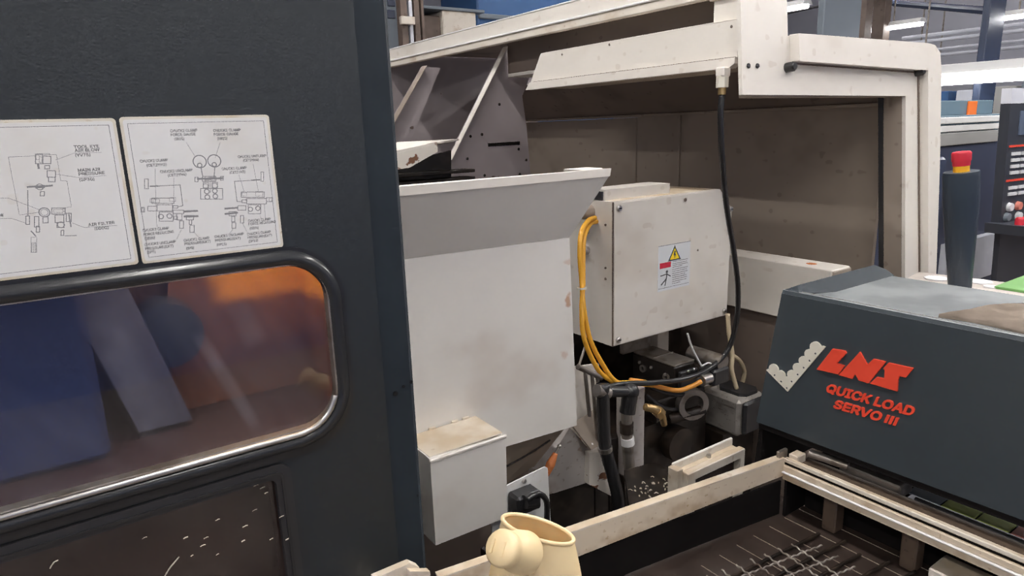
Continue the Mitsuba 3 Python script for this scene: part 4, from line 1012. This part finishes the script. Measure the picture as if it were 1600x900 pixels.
obj('green_mat', bx(gm[0] - .02, gm[0] + .3, gm[1] - .15, gm[1] + .03, TZ, TZ + .008, .001), 'green_mat', label='green mat at the right end of the table', cat='mat')
wj = at(1462, 438, 'z', .98)

ml = thing('second_machine', 'navy machine with a white sliding strip in the right background', 'machine')
obj('navy_front', bx(4.3, 6.2, 2.0, 2.9, .0, 1.47, .01), 'hazy_navy', ml)
obj('white_strip', bx(4.3, 5.49, 1.97, 2.0, 1.535, 1.575, .004), 'white_board', ml)
obj('white_strip', bx(4.3, 5.48, 1.98, 2.0, 1.485, 1.525, .004), 'white_board', ml)
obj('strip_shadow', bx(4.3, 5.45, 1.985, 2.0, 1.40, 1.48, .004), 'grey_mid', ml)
obj('upper_body', bx(4.3, 6.2, 2.02, 2.9, 1.47, 1.585, .004), 'teal_paint', ml)
obj('sloped_top', bx(4.62, 5.6, 2.1, 2.8, 1.585, 1.68, .004), 'teal_paint', ml)
tg = at(1518, 170, 'y', 2.095)
obj('orange_tag', bx(tg[0] - .06, tg[0] + .06, 2.085, 2.1, tg[2] - .05, tg[2] + .05, .003), 'orange_tag', ml)
obj('white_skirt', bx(4.8, 5.9, 1.95, 2.0, .45, .76, .004), 'pale_paint', ml)
cst2 = thing('hinge_block', 'grey post block just right of the end frame', 'block')
hx = at(1455, 250, 'y', 1.3)
obj('cover', bx(2.92, 3.16, 1.33, 1.42, .02, 1.42, .01), 'navy_paint', cst2)

cn = thing('control_console', 'black machine control console with red lines and rows of white keys', 'control panel')
CO = at(1560, 170, 'y', 1.55)
cu = np.array([1.0, -.12, 0]); cu /= np.linalg.norm(cu)
cxo, cyo = at(1566, 300, 'y', 1.55)[0], 1.55
slope = -.13


def cpt(u_, z_, d_=0.0):
    return np.array([cxo - .05 * (z_ - 1.25) * 8 * .3, cyo, 0]) + cu * u_ + np.array([.12, 1, 0]) * d_ * .99 + [0, 0, z_]


def cbox(u0, u1, z0, z1, d0, d1):
    return hull([cpt(a, b, c) for a in (u0, u1) for b in (z0, z1) for c in (d0, d1)])


obj('panel', cbox(0, 1.1, .98, 1.64, 0, .05), 'console_paint', cn)
obj('screen', cbox(.10, .6, 1.47, 1.60, -.006, 0), 'blue_screen', cn)
for z in (1.405, 1.215):
    obj('red_line', cbox(.02, 1.1, z, z + .012, -.004, 0), 'red_line', cn)
for z in (1.36, 1.325, 1.29, 1.255, 1.17, 1.135):
    for i in range(5):
        if z > 1.2 or i != 2:
            obj('key', cbox(.05 + i * .1, .05 + i * .1 + .082, z, z + .018, -.008, 0), 'key_white', cn)
obj('shelf', cbox(-.06, 1.1, .93, .985, -.16, .05), 'console_paint', cn)
obj('pedestal_arm', cbox(.05, .9, .0, .93, .02, .05), 'console_paint', cn)
for u_, z_, m in ((.07, 1.07, 'key_white'), (.16, 1.07, 'salmon'), (.32, 1.06, 'estop_red'), (.05, 1.015, 'slate_paint'), (.17, 1.01, 'key_white'), (.30, 1.0, 'key_white'), (.36, 1.03, 'key_white')):
    obj('knob', lathe([(0, 0), (.026, 0), (.022, .02), (0, .02)], cpt(u_, z_), (-.12, -1, 0), 16), m, cn, smooth=40)
for u_, m, r in ((.0, 'estop_red', .026), (.10, 'logo_red', .036), (.16, 'estop_yellow', .026)):
    obj('push_button', lathe([(0, 0), (r, 0), (r, .03), (r * .8, .04), (0, .04)], cpt(u_, .985, -.1), (0, 0, 1), 18), m, cn, smooth=40)
obj('top_housing', cbox(.0, .3, 1.64, 1.72, .0, .05), 'pale_paint', cn)
obj('rear_housing', cbox(.22, 1.0, 1.64, 1.74, .02, .05), 'console_paint', cn)

# bright lamp and columns
lp = thing('strip_lamp', 'overexposed white strip lamp at the right edge of the photo', 'light fixture')
yA, yB = at(1380, 115, 'x', 8)[1], at(1680, 108, 'x', 8)[1]
zl = at(1525, 116, 'x', 8)[2]
obj('housing', bx(7.97, 8.12, yB, yA, zl + .02, zl + .12, .01), 'white_board', lp)
kk = key('tube', lp)
scene[kk] = {**mikit.ply(bx(7.96, 8.10, yB, yA, zl - .09, zl + .02, .01), 'surface_tube_light'), 'emitter': {'type': 'area', 'radiance': {'type': 'rgb', 'value': [4.0, 4.0, 4.0]}}}
for y in (yA - .4, yB + .3):
    obj('hanger', rod((8.05, y, zl + .12), (8.05, y, RZ), .01, 6), 'dull_steel', lp)


def column(pxa, pxb, Y, m, label, depth=.07):
    a, b = at(pxa, 30, 'y', Y), at(pxb, 30, 'y', Y)
    return bx(a[0], b[0], Y, Y + depth, 0, RZ, .01), m, label


for pxa, pxb, Y, m, l in ((1287, 1345, 4.0, 'slate_paint', 'wide blue-grey steel column above the end frame'), (1545, 1570, 3.2, 'navy_paint', 'narrow navy column at the far right under the ceiling')):
    me, m, l = column(pxa, pxb, Y, m, l)
    obj('steel_column', me, m, label=l, cat='column')
tc = thing('truss_column', 'brown latticed column right of the wide blue-grey column', 'column')
a, b = at(1352, 30, 'y', 4.6)[0], at(1392, 30, 'y', 4.6)[0]
for x in (a, b - .16):
    obj('chord', bx(x, x + .16, 4.6, 4.75, 0, RZ, .005), 'brown_steel', tc)
for z in np.arange(.4, RZ - .3, .6):
    obj('lacing', rod((a + .08, 4.66, z), (b - .08, 4.66, z + .3), .025, 6), 'brown_steel', tc)
for i, (pxa, pya, pxb, pyb, X) in enumerate(((1410, 60, 1545, 44, 12), (1440, 80, 1545, 71, 12.7))):
    A_, B_ = at(pxa, pya, 'x', X), at(pxb, pyb, 'x', X)
    k = thing('cable_tray', ('upper' if i == 0 else 'lower') + ' pale double conduit line under the ceiling behind the navy column', 'conduit')
    for dz in (0, -.09):
        obj('conduit', rod((X, A_[1], A_[2] + dz), (X, B_[1] - 2.0, A_[2] + dz), .028, 8), 'pale_paint', k)
    for y in (A_[1] - .3, B_[1] - 1.5):
        obj('hanger', rod((X, y, A_[2] - .09), (X, y, RZ), .012, 6), 'dull_steel', k)
for i, (pxa, pya, X, dy, l) in enumerate(((1396, 38, 9.0, .35, 'small white lamp beside the truss column'), (1236, 8, 7.0, .2, 'small white lamp above the left riser of the end frame'), (1592, 20, 9.0, .3, 'small white lamp at the top right corner'))):
    c = at(pxa, pya, 'x', X)
    k = thing('pendant_lamp', l, 'lamp')
    obj('shade', hull([(c[0] + s * .05, c[1] + t, c[2] + .03) for s in (-1, 1) for t in (-dy, dy)] + [(c[0] + s * .09, c[1] + t, c[2] - .02) for s in (-1, 1) for t in (-dy, dy)]), 'white_board', k)
    kk = key('tube', k)
    scene[kk] = {**mikit.ply(rod((c[0], c[1] - dy, c[2] - .04), (c[0], c[1] + dy, c[2] - .04), .025, 8), 'surface_tube_light'), 'emitter': {'type': 'area', 'radiance': {'type': 'rgb', 'value': [12., 12., 12.]}}}
    obj('hanger', rod((c[0], c[1], c[2] + .03), (c[0], c[1], RZ), .01, 6), 'dull_steel', k)
obj('roof_cable', tube([at(1225, 22, 'y', 6.5), at(1290, 8, 'y', 6.5), at(1360, -4, 'y', 6.5)], .02, 6), 'black_rubber', label='black cable strung above the end frame near the columns', cat='cable')
obj('roof_beam', rod(at(1385, 4, 'x', 13), at(1560, 18, 'x', 10), .05, 8), 'navy_paint', label='dark roof tie rod crossing behind the navy column', cat='beam')
fb = thing('far_machines', 'row of pale and blue machine covers far behind the strip lamp', 'machine')
for y_a, y_b, m, h in ((5.6, 5.0, 'wall_mat', 1.95), (4.95, 4.5, 'blue_paint', 1.9), (4.4, 4.1, 'pale_paint', 1.9), (4.05, 3.7, 'grey_mid', 1.92), (3.65, 3.2, 'slate_paint', 1.95), (3.1, 1.2, 'blue_paint', 1.85)):
    obj('cover', bx(10.5, 11.2, y_b, y_a, 0, h, .01), m, fb)

# background at the left, above the rail
lt = thing('truss_column', 'brown latticed column with cables at the top left beside the enclosure', 'column')
for a, w, m in ((628, 10, 'brown_steel'), (641, 5, 'pale_paint'), (649, 8, 'brown_steel'), (660, 4, 'brown_steel')):
    x = at(a, 40, 'y', 6)[0]; x2 = at(a + w, 40, 'y', 6)[0]
    obj('chord', bx(x, x2, 6, 6.1, 0, RZ, .005), m, lt)
x = at(628, 28, 'y', 5.98)
obj('clamp', bx(x[0] - .02, x[0] + .12, 5.95, 6.0, 2.56, 2.63, .005), 'cream_dirty', lt)
bc = thing('tall_cabinet', 'cream cabinet with a brown side standing far behind the rail', 'cabinet')
x0_, x1_ = at(692, 30, 'y', 6.4)[0], at(744, 30, 'y', 6.4)[0]
zt_ = at(720, 18, 'y', 6.4)[2]
obj('body', bx(x0_, x1_, 6.4, 7.2, 0, zt_, .01), 'cream_dirty', bc)
obj('side', bx(x0_ - .28, x0_, 6.45, 7.2, 0, zt_ - .05, .01), 'brown_steel', bc)
obj('lid', bx(x0_ - .3, x1_ + .1, 6.38, 7.2, zt_, zt_ + .03, .005), 'slate_paint', bc)
bm = thing('blue_machine', 'blue machine hood far behind the rail', 'machine')
x0_, x1_ = at(746, 15, 'y', 7.3)[0], at(960, 15, 'y', 7.3)[0]
obj('hood', bx(x0_, x1_, 7.3, 8.2, 0, 3.6, .02), 'blue_paint', bm)
obj('hood_band', bx(x0_, x1_, 7.26, 7.3, at(760, 22, 'y', 7.3)[2] - .06, at(760, 22, 'y', 7.3)[2], .01), 'slate_paint', bm)
wl = thing('window_machine', 'blue-grey machine with two small square windows at the top left', 'machine')
x0_, x1_ = at(560, 20, 'y', 6.6)[0], at(626, 20, 'y', 6.6)[0]
obj('body', bx(x0_, x1_, 6.6, 7.4, 0, 3.6, .02), 'slate_paint', wl)
for py in (3, 22):
    c = at(610, py, 'y', 6.59)
    obj('window_square', bx(c[0] - .03, c[0] + .05, 6.585, 6.6, c[2] - .04, c[2] + .04, .004), 'navy_paint', wl)
